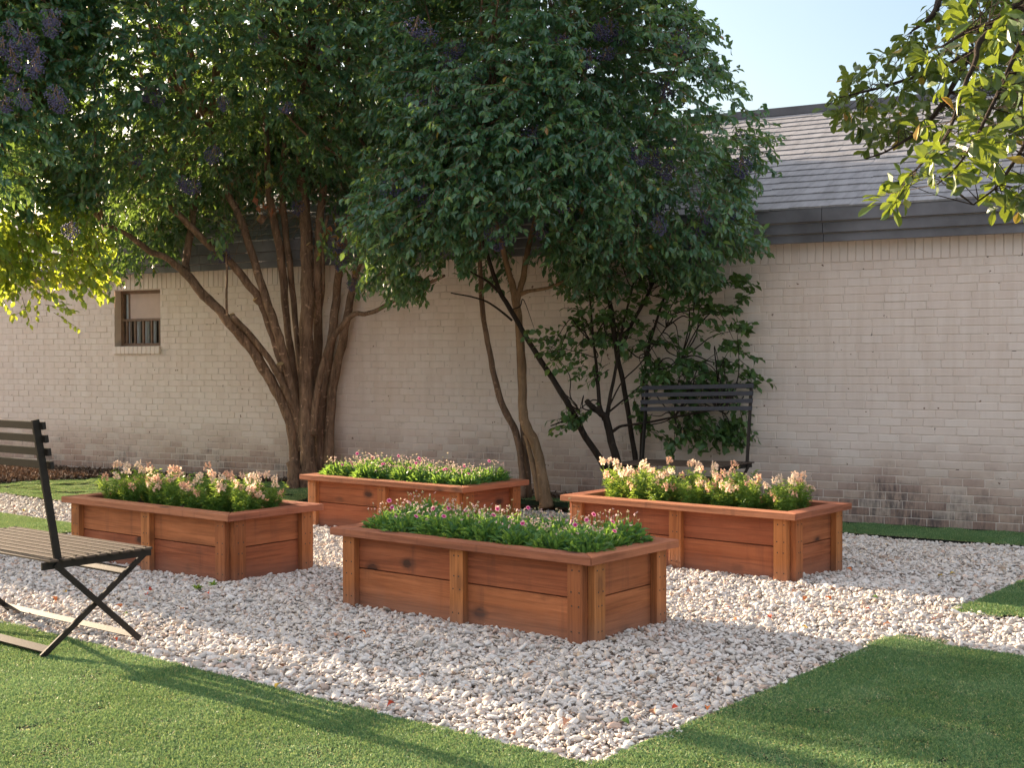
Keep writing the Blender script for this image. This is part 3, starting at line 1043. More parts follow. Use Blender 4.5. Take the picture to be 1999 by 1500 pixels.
# ------------------------------------------------------------------ planters
def make_planter():
    """local frame: x along the long side away from the near corner, y into the box (far right), z up"""
    root = thing('planter_box')
    H0 = PHT - CAPT
    pt_, pw = 0.040, 0.089                     # post thickness and width
    i0 = OVH + pt_                            # outer face of the planks
    xa, xb, ya, yb = i0, PL - i0, i0, PWD - i0
    th = 0.038
    seam = 0.188
    rr = random.Random(5)

    def panel(axis, c0, c1, f0, f1, mat):
        for z0, z1 in ((-0.03, seam - 0.0025), (seam + 0.0025, H0 - 0.001)):
            mb = MB()
            if axis == 0: mb.box(c0, c1, f0, f1, z0, z1, 0, 0.003)
            else: mb.box(f0, f1, c0, c1, z0, z1, 0, 0.003)
            mb.build('side_plank', M[mat], root)
    panel(0, xa, xb, ya, ya + th, 'wood_x')
    panel(0, xa, xb, yb - th, yb, 'wood_x')
    panel(1, ya + th, yb - th, xa, xa + th, 'wood_y')
    panel(1, ya + th, yb - th, xb - th, xb, 'wood_y')

    def post(x0, x1, y0, y1, face):
        mb = MB()
        mb.box(x0, x1, y0, y1, -0.03, H0 - 0.001, 0, 0.003)
        for z in (0.04, 0.16, 0.225, H0 - 0.035):
            for f in (0.3, 0.72):
                if face in 'fb':
                    cx = x0 + (x1 - x0) * f + rr.uniform(-.006, .006); yy = y0 if face == 'f' else y1
                    mb.box(cx - .0035, cx + .0035, yy - .0012, yy + .0012, z - .0035, z + .0035, 1)
                else:
                    cy = y0 + (y1 - y0) * f + rr.uniform(-.006, .006); xx = x0 if face == 'l' else x1
                    mb.box(xx - .0012, xx + .0012, cy - .0035, cy + .0035, z - .0035, z + .0035, 1)
        mb.build('post', [M['wood_z'], M['screw']], root)
    for x0 in (xa, (PL - pw) / 2 + 0.02, xb - pw):
        post(x0, x0 + pw, ya - pt_, ya - 0.0005, 'f')
        post(x0, x0 + pw, yb + 0.0005, yb + pt_, 'b')
    for y0 in (ya, yb - pw):
        post(xa - pt_, xa - 0.0005, y0, y0 + pw, 'l')
        post(xb + 0.0005, xb + pt_, y0, y0 + pw, 'r')
    # mitred cap boards
    cw = 0.105
    o = [(0, 0), (PL, 0), (PL, PWD), (0, PWD)]
    ii = [(cw, cw), (PL - cw, cw), (PL - cw, PWD - cw), (cw, PWD - cw)]
    for k in range(4):
        k2 = (k + 1) % 4
        g_ = 0.0012
        pts = [Vector((*o[k], 0)), Vector((*o[k2], 0)), Vector((*ii[k2], 0)), Vector((*ii[k], 0))]
        d = (pts[1] - pts[0]).normalized()
        pts[0] += d * g_; pts[3] += d * g_; pts[1] -= d * g_; pts[2] -= d * g_
        bm = bmesh.new()
        lo = [bm.verts.new((p.x, p.y, H0)) for p in pts]
        hi = [bm.verts.new((p.x, p.y, PHT)) for p in pts]
        bm.faces.new(lo[::-1]); bm.faces.new(hi)
        for q in range(4):
            bm.faces.new((lo[q], lo[(q + 1) % 4], hi[(q + 1) % 4], hi[q]))
        bmesh.ops.bevel(bm, geom=list(bm.edges), offset=0.0025, segments=1, affect='EDGES')
        me = bpy.data.meshes.new('cap_board'); bm.to_mesh(me); bm.free()
        me.materials.append(M['cap_x' if k % 2 == 0 else 'cap_y'])
        link(bpy.data.objects.new('cap_board', me), root)
    # soil with a lumpy surface
    nx, ny = 60, 24
    V = []
    rs = np.random.default_rng(8)
    for i in range(nx + 1):
        for j in range(ny + 1):
            x = xa + th + (xb - xa - 2 * th) * i / nx; y = ya + th + (yb - ya - 2 * th) * j / ny
            V.append((x, y, PHT - 0.062 + rs.uniform(-.008, .010) + 0.010 * math.sin(x * 9) * math.cos(y * 11)))
    F = [(i * (ny + 1) + j, (i + 1) * (ny + 1) + j, (i + 1) * (ny + 1) + j + 1, i * (ny + 1) + j + 1) for i in range(nx) for j in range(ny)]
    mesh_obj('soil', V, F, M['soil'], root, smooth_shade=True)
    return root


PLAB = ['front raised planter box of reddish cedar with pink dianthus, nearest the lawn corner',
        'left raised planter box of reddish cedar with peach snapdragons, behind the cropped bench',
        'right raised planter box of reddish cedar with peach snapdragons, before the wall bench',
        'back raised planter box of reddish cedar with pink dianthus, before the thick tree trunk']
proto = make_planter()
BOXES = []
for i, (x, y, yaw) in enumerate(PLANTERS):
    o = proto if i == 0 else copy_tree(proto)
    # local +x is the long direction, local +y the way into the box: mirror-free because the box is symmetric
    o.location = (x + math.sin(yaw) * 0 + math.cos(yaw) * PL, y + math.sin(yaw) * PL, 0)
    o.rotation_euler = (0, 0, yaw - math.pi)
    tag(o, PLAB[i], 'planter', 'cedar planters on the gravel')
    BOXES.append(o)
bpy.context.view_layer.update()


def box_point(i, x, y, z):
    """x from the far-left end towards the near corner, y from the near long side to the far one"""
    px, py, yaw = PLANTERS[i]
    c, s = math.cos(yaw), math.sin(yaw)
    ox, oy = px + c * PL, py + s * PL
    return (ox - c * x + s * y, oy - s * x - c * y, z)


# ------------------------------------------------------------------ flowers
PETAL_V = np.array([[0, 0, 0], [0.75, .55, .12], [0, 1, .02], [-0.75, .55, .12]], float)
PETAL_F = np.array([[0, 1, 2, 3]])


def make_snapdragon(i):
    rr = np.random.default_rng(400 + i)
    root = thing('snapdragon')
    lv = Leaves()
    ns = 17
    tips = []
    for k in range(ns):
        an = rr.uniform(0, 6.28); rad = rr.uniform(0.0, 0.045)
        base = np.array([math.cos(an) * rad * 0.6, math.sin(an) * rad * 0.6, -0.01])
        out = np.array([math.cos(an), math.sin(an), 0]) * rr.uniform(0.02, 0.090)
        h = rr.uniform(0.10, 0.215)
        tip = base + out + np.array([0, 0, h])
        lv.twig(base[None], tip[None], 0.0016, 0.4, 0)
        n = 44
        t = rr.uniform(0.12, 1.0, n)
        p = base + (tip - base) * t[:, None]
        a2 = rr.uniform(0, 6.28, n)
        d = np.column_stack([np.cos(a2), np.sin(a2), rr.uniform(-0.25, 0.95, n)])
        lv.add(p, frames(d, rr), rr.uniform(0.022, 0.042, n), rr.uniform(0.0026, 0.0048, n), np.clip(0.25 + 0.65 * t * rr.random(n) + rr.normal(0, .1, n), 0, 1))
        tips.append(tip)
    lv.build('foliage', M['snap_leaf'], root)
    rr.shuffle(tips)
    nf = [6, 4, 7, 4, 3][i % 5]
    for k in range(nf):
        fl = Leaves()
        b = tips[k] - np.array([0, 0, 0.015])
        h = rr.uniform(0.022, 0.040) * (1.3 if k == 0 and i % 2 == 0 else 1.0)
        lift = 0.016 + rr.uniform(0, 0.040)
        lean = np.array([rr.normal(0, .012), rr.normal(0, .012), 0])
        fl.twig(b[None], (b + lean + [0, 0, lift + h])[None], 0.0018, 0.6, 1)
        m = 9
        base_t = rr.uniform(0.05, 1.0)
        for q in range(m):
            f = q / (m - 1)
            c = b + lean * f + np.array([0, 0, lift + h * f])
            an = q * 2.4 + rr.uniform(-.4, .4)
            dirv = np.array([math.cos(an), math.sin(an), 0.15])
            c = c + dirv * 0.014 * (1 - 0.5 * f)
            npet = 6
            d = dirv[None] + rr.normal(0, 0.85, (npet, 3))
            fl.add(np.repeat(c[None], npet, 0), frames(d, rr, roll_sd=.8), rr.uniform(.0115, .0185, npet) * (1.12 - .4 * f), rr.uniform(.007, .011, npet) * (1.12 - .4 * f),
                   np.clip(base_t + rr.normal(0, .18, npet), 0, 1), 0, PETAL_V, PETAL_F)
        fl.build('flower_spike', [M['snap_flower'], M['snap_leaf']], root)
    return root


def make_dianthus(i):
    rr = np.random.default_rng(500 + i)
    root = thing('dianthus')
    lv = Leaves()
    n = 360
    rad = np.sqrt(rr.random(n)) * 0.105
    an = rr.uniform(0, 6.28, n)
    t = rr.random(n)
    p = np.column_stack([np.cos(an) * rad, np.sin(an) * rad, t * 0.118 * (1 - (rad / 0.16) ** 2)])
    d = np.column_stack([np.cos(an) * (0.35 + rad * 6) + rr.normal(0, .45, n), np.sin(an) * (0.35 + rad * 6) + rr.normal(0, .45, n), rr.uniform(0.15, 1.25, n)])
    lv.add(p, frames(d, rr, roll_sd=.6), rr.uniform(0.038, 0.070, n), rr.uniform(0.0065, 0.0115, n), np.clip(0.05 + t * 0.7 * rr.random(n) + rr.normal(0.06, .16, n), 0, 1), 0, OVAL_V, OVAL_F)
    # thin flower stems
    k = 24
    a2 = rr.uniform(0, 6.28, k); r2 = np.sqrt(rr.random(k)) * 0.10
    b = np.column_stack([np.cos(a2) * r2 * .8, np.sin(a2) * r2 * .8, np.full(k, .08)])
    e_ = np.column_stack([np.cos(a2) * r2, np.sin(a2) * r2, rr.uniform(0.125, 0.180, k)]) + rr.normal(0, .006, (k, 3))
    if i == 2: e_[0, 2] = 0.225
    lv.twig(b, e_, 0.0011, 0.75, 0)
    for q in range(k - 3):
        m = 5
        dd = rr.normal(0, .7, (m, 3)) + [0, 0, .9]
        lv.add(np.repeat(e_[q][None], m, 0), frames(dd, rr, roll_sd=.8), rr.uniform(.007, .013, m), rr.uniform(.0024, .0055, m), np.clip(np.full(m, rr.random()) + rr.normal(0, .12, m), 0, 1), 1, PETAL_V, PETAL_F)
    lv.build('foliage', [M['dian_leaf'], M['spent']], root)
    for q in range([1, 1, 2, 0, 1][i % 5]):
        fl = Leaves()
        c = e_[k - 3 + q]
        face = np.array([rr.uniform(-.5, .9), -0.75 + rr.normal(0, .4), 0.7]); face /= np.linalg.norm(face)
        u = np.cross(face, [0.2, 0.3, 1]); u /= np.linalg.norm(u); w_ = np.cross(face, u)
        np_ = 9
        for ring, (ln, wd, tn) in enumerate(((0.0145, 0.0062, 0.9), (0.0115, 0.0052, 0.45), (0.005, 0.003, 0.05))):
            th = np.linspace(0, 6.28, np_, endpoint=False) + ring * .2
            dv = np.cos(th)[:, None] * u + np.sin(th)[:, None] * w_ + face * (0.18 + .03 * ring)
            fl.add(np.repeat((c + face * 0.001 * ring)[None], np_, 0), frames(dv, rr, np.repeat(face[None], np_, 0), .08), np.full(np_, ln), np.full(np_, wd), np.clip(np.full(np_, tn) + rr.normal(0, .06, np_), 0, 1), 0, PETAL_V, PETAL_F)
        fl.build('bloom', M['dian_flower'], root)
    return root


ORD = ['first', 'second', 'third', 'fourth', 'fifth', 'sixth', 'seventh', 'eighth', 'ninth', 'tenth']
BEDNAME = ['front', 'left', 'right', 'back']
snaps = [make_snapdragon(i) for i in range(5)]
dians = [make_dianthus(i) for i in range(5)]
used = {}
rp = random.Random(11)
ROWS = ['near row', 'middle row', 'far row']
for bi, kind in ((1, 's'), (2, 's'), (0, 'd'), (3, 'd')):
    nx = 8 if kind == 'd' else 7
    pool = snaps if kind == 's' else dians
    for r_ in range(3):
        for c in range(nx):
            if kind == 's':
                x = 0.235 + (PL - 0.47) * c / (nx - 1) + rp.uniform(-.035, .035); y = 0.245 + 0.152 * r_ + rp.uniform(-.03, .03)
            else:
                x = 0.190 + (PL - 0.38) * c / (nx - 1) + rp.uniform(-.02, .02); y = 0.222 + 0.176 * r_ + rp.uniform(-.02, .02)
            k = (c * 2 + r_ * 3 + bi + rp.randint(0, 1)) % 5
            src = pool[k]
            key = (kind, k)
            o = copy_tree(src) if used.get(key) else src
            used[key] = True
            o.location = box_point(bi, x, y, PHT - 0.06)
            o.rotation_euler = (rp.uniform(-.08, .08), rp.uniform(-.08, .08), rp.uniform(0, 6.28) if kind == 's' else rp.uniform(-.5, .5))
            sc_ = rp.uniform(0.92, 1.12) * (1.05 if kind == 's' else 1.0)
            o.scale = (sc_, sc_, sc_ * rp.uniform(.92, 1.1))
            plant = 'peach snapdragon' if kind == 's' else 'pink dianthus'
            tag(o, f'{plant} in the {BEDNAME[bi]} planter, {ORD[c]} from the left in its {ROWS[r_]}', 'flower', f'{plant}s in the {BEDNAME[bi]} planter')


# ------------------------------------------------------------------ benches
def make_bench(length, slat_back):
    root = thing('folding_bench')
    h = length / 2
    st = MB()
    nsl = 9
    for i in range(nsl):
        y = -0.205 + i * 0.0605
        st.box(-h - 0.035, h + 0.035, y - 0.0205, y + 0.0205, 0.420, 0.430, 0, 0.002)
        for sx in (-1, 1):
            st.box(sx * h - 0.006, sx * h + 0.006, y - 0.006, y + 0.006, 0.430, 0.4325, 1)
    st.build('seat', [M['seat_sunlit'], M['metal']], root)
    bk = MB()
    for i in range(4):
        t = i / 3
        y0, z0 = -0.262 + 0.036 * (1 - t) + 0.0, 0.846 + 0.0580 * i
        d = Vector((0, -0.13, 1)).normalized()
        bk.bar((-h - 0.03, y0 + 0.016, z0), (h + 0.03, y0 + 0.016, z0), 0.033, 0.016, up=tuple(d))
    bk.build('backrest', M[slat_back], root)
    for sx in (-1, 1):
        x = sx * h
        po = MB(); po.bar((x, -0.165, 0.40), (x, -0.272, 1.046), 0.034, 0.012, up=(0, 1, 0))
        po.build('back_post', M['metal'], root)
        ra = MB(); ra.bar((x - sx * .004, -0.245, 0.402), (x - sx * .004, 0.315, 0.402), 0.034, 0.010)
        ra.build('seat_rail', M['metal'], root)
        l1 = MB(); l1.bar((x + sx * .006, -0.185, 0.405), (x + sx * .006, 0.245, 0.004), 0.026, 0.010, up=(0, 1, 0))
        l1.build('leg', M['metal'], root)
        l2 = MB(); l2.bar((x - sx * .010, 0.285, 0.395), (x - sx * .010, -0.245, 0.004), 0.026, 0.010, up=(0, 1, 0))
        l2.build('leg', M['metal'], root)
    for (y, z, w_, t_, up) in ((0.215, 0.028, 0.026, 0.010, (0, 0.7, 1)), (-0.215, 0.030, 0.040, 0.010, (0, 1, 0.5)), (0.195, 0.325, 0.040, 0.010, (0, 1, 0.9))):
        s_ = MB(); s_.bar((-h, y, z), (h, y, z), w_, t_, up=up)
        s_.build('stretcher', M['metal'], root)
    return root


b1 = make_bench(1.14, 'metal')
b1.location = (-2.342, 6.083, 0.005); b1.rotation_euler = (0, 0, R(-39.0))
tag(b1, 'dark bronze folding slat bench cropped by the left edge, beside the lawn', 'bench', 'folding slat benches')
b2 = make_bench(0.965, 'metal_skylit')
b2.location = (1.347, 9.996, 0.072); b2.rotation_euler = (0, R(1.6), R(141.0))
tag(b2, 'dark folding slat bench against the brick wall, behind the right planter', 'bench', 'folding slat benches')


# ------------------------------------------------------------------ trees
def stem_px(pts, Y, sub=5):
    """pts: (px, py, radius in px, depth offset)"""
    P, rad = [], []
    for q in pts:
        d = Y + (q[3] if len(q) > 3 else 0.0)
        P.append(at(q[0], q[1], d)); rad.append(q[2] * d / F_PX)
    return catmull(P, rad, sub)


def stem_obj(name, pts, Y, mat, parent, rng, sides=10, wob=0.07):
    mb = MB()
    P, rad = stem_px(pts, Y)
    mb.tube(P, rad, sides, 0, True, wob, rng)
    mb.build(name, mat, parent, True)
    return P, rad


def wall_depth(px):
    return W_OFF / (WN[0] * (px - PW / 2) / F_PX + WN[1])


def inside_poly(px, py, poly):
    c = np.zeros(len(px), bool)
    j = len(poly) - 1
    for i in range(len(poly)):
        xi, yi = poly[i]; xj, yj = poly[j]
        k = ((yi > py) != (yj > py)) & (px < (xj - xi) * (py - yi) / (yj - yi + 1e-9) + xi)
        c ^= k
        j = i
    return c


def poly_dist(px, py, poly):
    best = np.full(len(px), 1e9)
    for i in range(len(poly)):
        x0, y0 = poly[i]; x1, y1 = poly[(i + 1) % len(poly)]
        dx, dy = x1 - x0, y1 - y0
        t = np.clip(((px - x0) * dx + (py - y0) * dy) / (dx * dx + dy * dy + 1e-9), 0, 1)
        best = np.minimum(best, np.hypot(px - x0 - t * dx, py - y0 - t * dy))
    return best


def project(P):
    d = P - CAM
    z = d @ FX
    return PW / 2 + F_PX * (d @ RX) / z, PH / 2 - F_PX * (d @ UX) / z


def vnoise(P, f, seed):
    rr = np.random.default_rng(seed)
    v = np.zeros(len(P))
    for k in range(7):
        w_ = rr.normal(size=3) * f; ph = rr.uniform(0, 6.28)
        v += np.sin(P @ w_ + ph)
    return v / 7 ** 0.5


def crown_points(n, poly, Yc, depth, rng, edge=120.0, thr=-0.5, freq=2.3, seed=1, hollow=0.25, rag=0.0):
    """points of a crown whose outline is poly (photo pixels at distance Yc) and whose depth swells towards the middle"""
    poly = [(float(a), float(b)) for a, b in poly]
    xs = [p[0] for p in poly]; ys = [p[1] for p in poly]
    out = []
    tot = 0
    while tot < n:
        m = n * 3
        px = rng.uniform(min(xs), max(xs), m); py = rng.uniform(min(ys), max(ys), m)
        k = inside_poly(px, py, poly)
        px, py = px[k], py[k]
        dd = poly_dist(px, py, poly)
        if rag > 0:
            nn = vnoise(np.column_stack([px, py, px * 0]), 0.030, seed + 100) + 0.7 * vnoise(np.column_stack([px, py, px * 0]), 0.075, seed + 101)
            k = dd > rag * np.clip(0.5 + 0.5 * nn, 0, 1.4)
            px, py, dd = px[k], py[k], dd[k]
        ext = depth * np.sqrt(np.clip(1 - (1 - np.clip(dd / edge, 0, 1)) ** 2, 0.02, 1))
        u = rng.uniform(-1, 1, len(px))
        u = np.sign(u) * np.abs(u) ** (1 - hollow)
        # true positions, spread about the centre depth at real size (no scaling about the lens)
        ctr = np.array([at(a, b, Yc) for a, b in zip(px, py)])
        P = ctr.copy()
        P[:, 1] += u * ext
        k = vnoise(P, freq, seed) > thr + rng.normal(0, .15, len(P))
        sw = wall_sw(P[:, 0], P[:, 1])[1]      # keep clear of the wall and the roof
        k &= (sw > 0.32) | ((sw > 0.10) & (P[:, 2] < 2.15)) | (P[:, 2] > 2.62 + np.clip(0.2 - sw, 0, 9) * 0.42)
        P = P[k]
        out.append(P); tot += len(P)
    return np.concatenate(out)[:n]


def sprays(lv, P, center, rng, nleaf=12, llen=(0.06, 0.085), lw=0.30, twig_len=(0.16, 0.30), droop=0.55, tint_base=0.0, tint_sd=0.2, yellow=None, twig_mat=1, gloss_up=0.55, leaf_mat_i=0):
    n = len(P)
    d = P - center
    d /= np.linalg.norm(d, axis=1)[:, None] + 1e-9
    d = d + rng.normal(0, 0.55, d.shape)
    d[:, 2] = d[:, 2] * 0.6 - 0.12
    d /= np.linalg.norm(d, axis=1)[:, None]
    tl = rng.uniform(*twig_len, n)
    base = P - d * tl[:, None] * 0.5
    tip = P + d * tl[:, None] * 0.5
    tip[:, 2] -= 0.12 * tl
    lv.twig(base, tip, 0.0028, 0.5, twig_mat)
    st = rng.uniform(-tint_sd, tint_sd, n) + tint_base
    for k in range(nleaf):
        t = (k + 0.7) / nleaf
        p = base + (tip - base) * t
        side = np.cross(d, rng.normal(0, 0.5, d.shape) + [0, 0, 1.0]); side /= np.linalg.norm(side, axis=1)[:, None]
        ld = d * rng.uniform(0.25, 0.9, n)[:, None] + side * (1 if k % 2 else -1) * rng.uniform(0.5, 1.1, n)[:, None] + rng.normal(0, .28, d.shape)
        ld[:, 2] -= droop * rng.uniform(0.3, 1.6, n)
        tint = np.clip(0.42 + st + rng.normal(0, 0.14, n), 0, 0.94)
        if yellow is not None:
            y_ = rng.random(n) < yellow
            tint[y_] = rng.uniform(0.955, 1.0, y_.sum())
        ln = rng.uniform(*llen, n)
        lv.add(p, frames(ld, rng, roll_sd=gloss_up), ln, ln * lw * rng.uniform(.8, 1.15, n), tint, leaf_mat_i, OVAL_V, OVAL_F)


def limbs(name, parent, ends, targets, mat, rng, r0=0.022, sides=6, dmax=9.0):
    """branches from the ends of the stems out to points of the crown, one mesh"""
    mb = MB()
    ends = np.asarray(ends)
    for t in targets:
        dist = np.linalg.norm(ends - t, axis=1) + rng.uniform(0, .35, len(ends))
        if dist.min() > dmax: continue
        s_ = ends[int(np.argmin(dist))]
        mid = (s_ + t) / 2 + rng.normal(0, .10, 3) + [0, 0, 0.12]
        ln = np.linalg.norm(t - s_)
        P, rad = catmull([s_, (s_ + mid) / 2 + rng.normal(0, .04, 3), mid, t], [r0 * min(1, .45 + ln * .35), r0 * .75, r0 * .5, r0 * .22], 4)
        mb.tube(P, rad, sides, 0, False, .05, rng)
    return mb.build(name, mat, parent, True)


ICO = None


def berry_mesh(i, ln, wid, nb):
    global ICO
    rr = np.random.default_rng(600 + i)
    if ICO is None:
        bm = bmesh.new(); bmesh.ops.create_icosphere(bm, subdivisions=1, radius=1.0)
        bm.verts.index_update()
        ICO = (np.array([v.co[:] for v in bm.verts]), [tuple(v.index for v in f.verts) for f in bm.faces])
        bm.free()
    mb = MB()
    for k in range(nb):
        t = rr.random() ** 0.8
        r_ = wid * math.sin(math.pi * min(1, 0.15 + 0.85 * t)) ** 0.7 * math.sqrt(rr.random())
        an = rr.uniform(0, 6.28)
        c = np.array([math.cos(an) * r_, math.sin(an) * r_, -ln * t])
        mb.add(ICO[0] * rr.uniform(.0042, .0066) + c, ICO[1], 0)
    for k in range(7):
        an = rr.uniform(0, 6.28)
        mb.tube([(0, 0, 0.02), (math.cos(an) * wid * .3, math.sin(an) * wid * .3, -ln * .5), (math.cos(an) * wid * .7, math.sin(an) * wid * .7, -ln * rr.uniform(.5, .95))], [.0022, .0016, .001], 4, 1)
    V = np.concatenate(mb.V)
    me = new_mesh('berry_cluster', V, mb.F, [M['berry'], M['bark']], mb.M, True)
    return me


BERRY = [berry_mesh(i, (.13, .10, .15, .12)[i], (.068, .075, .062, .085)[i], (120, 110, 140, 130)[i]) for i in range(4)]


def berries(parent, spots, rng):
    for k, (px, py, Y, s_) in enumerate(spots):
        o = bpy.data.objects.new('berry_cluster', BERRY[k % 4])
        p = at(px, py, Y)
        o.location = tuple(p); o.rotation_euler = (rng.uniform(-.35, .35), rng.uniform(-.35, .35), rng.uniform(0, 6.28))
        o.scale = (s_, s_, s_)
        link(o, parent)


def cut_stub(parent, px, py, Y, r_px, ang, rng):
    """a sawn-off branch stub with a pale face"""
    p = at(px, py, Y); r = r_px * Y / F_PX
    d = np.array([math.cos(ang), -0.55, math.sin(ang)]); d /= np.linalg.norm(d)
    mb = MB(); mb.tube([p - d * .05, p, p + d * 0.008], [r * 1.1, r, r * .96], 10, 0, True)
    mb.M[-1] = 1
    mb.build('cut_stub', [M['bark'], M['cut']], parent, False)


# --- T1: the thick many-stemmed privet by the wall
rng = np.random.default_rng(21)
t1xy = at(604, 948, 12.45)
T1 = thing('privet_tree', (0, 0, 0), 0, 'large many-stemmed privet tree with dark berries, its trunks fanning out by the window', 'tree')
YT = 12.33
T1S = [
    [(583, 955, 17), (578, 925, 13), (573, 861, 12), (564, 818, 11.5, -.03), (546, 775, 11.5, -.06), (521, 731, 12, -.1), (487, 675, 12.5, -.15), (448, 630, 12, -.2), (423, 600, 10, -.2), (398, 577, 10.5, -.2), (363, 534, 10, -.2), (346, 520, 8, -.2), (321, 501, 7, -.25), (294, 492, 7, -.3), (267, 471, 6, -.35), (238, 452, 5, -.4), (200, 436, 4, -.5)],
    [(366, 540, 8, -.2), (363, 510, 8, -.15), (371, 460, 8.5, -.1), (379, 400, 8, 0), (383, 330, 6.5, .1), (376, 250, 5, .1)],
    [(592, 860, 12), (578, 812, 9, -.04), (563, 775, 8, -.08), (547, 740, 7.5, -.12), (523, 698, 7, -.16), (483, 648, 6.5, -.21), (452, 617, 6, -.26)],
    [(444, 624, 3, -.22), (442, 590, 2.6, -.24), (443, 524, 2.4, -.26), (440, 470, 2, -.28)],
    [(591, 880, 13), (584, 820, 11, -.02), (571, 766, 10, -.06), (552, 685, 10, -.1), (540, 645, 10, -.12), (525, 600, 9.5, -.12), (507, 545, 9, -.1), (487, 480, 8.5, -.1), (466, 419, 8, -.1), (448, 385, 7.5, -.1), (428, 320, 6, -.1), (410, 240, 5, -.1)],
    [(560, 745, 8, -.04), (540, 680, 8, -.06), (524, 630, 8.5, -.06), (507, 585, 9, -.08), (481, 551, 9, -.1), (451, 513, 8.5, -.15), (417, 487, 8, -.2), (385, 455, 8, -.25), (355, 425, 7, -.3), (310, 385, 5, -.35)],
    [(586, 850, 11, .06), (580, 775, 8, .08), (568, 690, 8, .1), (558, 612, 8, .12), (553, 545, 9, .12), (545, 480, 9, .1), (531, 415, 9, .1), (524, 350, 8, .1), (520, 260, 6, .1)],
    [(594, 905, 8, .1), (588, 800, 7, .14), (582, 690, 6.5, .18), (574, 600, 6.5, .2), (566, 520, 7, .2), (556, 440, 7.5, .2), (551, 360, 7, .2), (556, 270, 5, .2)],
    [(606, 960, 24, -.06), (603, 915, 18, -.06), (599, 850, 16, -.06), (597, 760, 15.5, -.06), (598, 653, 15, -.05), (600, 567, 14.5, -.04), (599, 500, 14, -.02), (596, 430, 13, 0), (590, 350, 12, 0), (586, 270, 9, 0), (590, 180, 7, 0)],
    [(618, 900, 14, .16), (617, 760, 11, .2), (621, 650, 10, .22), (620, 540, 10, .24), (624, 440, 9, .24), (634, 340, 8, .24), (645, 250, 6, .24)],
    [(627, 925, 16, .05), (624, 860, 12, .06), (627, 800, 11, .08), (640, 710, 10.5, .1), (650, 640, 10, .1), (657, 575, 9, .1), (663, 520, 8.5, .1), (680, 440, 7.5, .1), (700, 350, 6, .1)],
    [(641, 945, 15, .0), (642, 890, 12, .02), (645, 810, 10.5, .04), (652, 740, 10.5, .05), (667, 675, 10, .05), (678, 617, 9, .04), (689, 560, 7.5, 0), (702, 510, 7, -.05), (722, 440, 6, -.1), (750, 360, 5, -.15)],
    [(613, 850, 8, -.08), (613, 815, 7.5, -.1), (622, 750, 7.5, -.12), (642, 675, 7, -.14), (668, 636, 6.5, -.16), (690, 614, 6, -.18), (712, 613, 5, -.22), (736, 606, 5, -.26), (772, 585, 4.5, -.32), (820, 562, 4, -.4), (868, 538, 3, -.5)],
    [(608, 880, 7, .1), (611, 780, 6.5, .1), (615, 690, 6, .1), (620, 630, 5, .1), (629, 585, 4, .08), (632, 540, 3.5, .06), (630, 480, 3.5, .05), (640, 420, 3, .05)],
]
ends1 = []
for st_ in T1S:
    st_ = [(q[0], q[1], q[2] * .87, min((q[3] if len(q) > 3 else 0) * 1.5, wall_depth(q[0]) - YT - (.16 if q[1] > 540 else .36))) for q in st_]
    P_, r_ = stem_obj('stem', st_, YT, M['bark'], T1, rng, 12, .08)
    ends1 += [P_[-1], P_[int(len(P_) * .8)], P_[int(len(P_) * .65)]]
rb = MB()
for (px, py, tx, ty) in ((590, 925, 560, 958), (600, 930, 592, 968), (640, 925, 668, 955), (575, 905, 578, 962)):
    P_, r_ = stem_px([(px, py, 15, -.05), ((px + tx) / 2 - 2, (py + ty) / 2, 12, -.12), (tx, ty + 4, 5, -.25)], YT)
    rb.tube(P_, r_, 9, 0, True, .08, rng)
rb.build('root_flare', M['bark'], T1, True)
for (px, py, yo, r_, an) in ((452, 616, -.3, 7, 1.9), (500, 583, -.14, 8, 2.4), (506, 425, -.16, 8, 2.6), (603, 477, -.1, 6, 2.2), (547, 712, -.2, 8, 1.7)):
    cut_stub(T1, px, py, YT + yo, r_, an, rng)

poly1 = [(60, 520), (95, 420), (60, 300), (30, 100), (60, -150), (200, -420), (480, -560), (760, -480), (880, -250), (900, 0), (880, 200), (840, 380), (800, 470), (720, 520), (700, 450), (640, 350), (560, 310), (470, 350), (450, 430), (360, 440), (300, 500), (220, 530), (130, 570)]
c1 = np.array(at(470, 60, 12.2))
lv = Leaves()
Pc = crown_points(9500, poly1, 12.35, 2.5, rng, 170, -0.75, 2.6, 31, rag=45)
sprays(lv, Pc, c1, rng, 12, (.056, .084), .27, yellow=.006, tint_sd=.28)
# back foliage added to shade the roof, and sparse sprays among the stems
Pk = crown_points(1500, [(190, 470), (230, 300), (420, 200), (720, 200), (790, 330), (700, 430), (640, 400), (560, 380), (470, 400), (380, 440), (280, 480)], 13.9, .8, rng, 90, -0.9, 2.6, 34, rag=30)
sprays(lv, Pk, c1, rng, 12, (.06, .09), .28, tint_sd=.28)
Pm = crown_points(260, [(220, 440), (440, 300), (690, 320), (700, 420), (600, 380), (480, 400), (400, 430), (300, 480)], 12.4, .7, rng, 60, -0.4, 3.5, 35)
sprays(lv, Pm, c1, rng, 10, (.056, .084), .27, yellow=.02, tint_sd=.28)
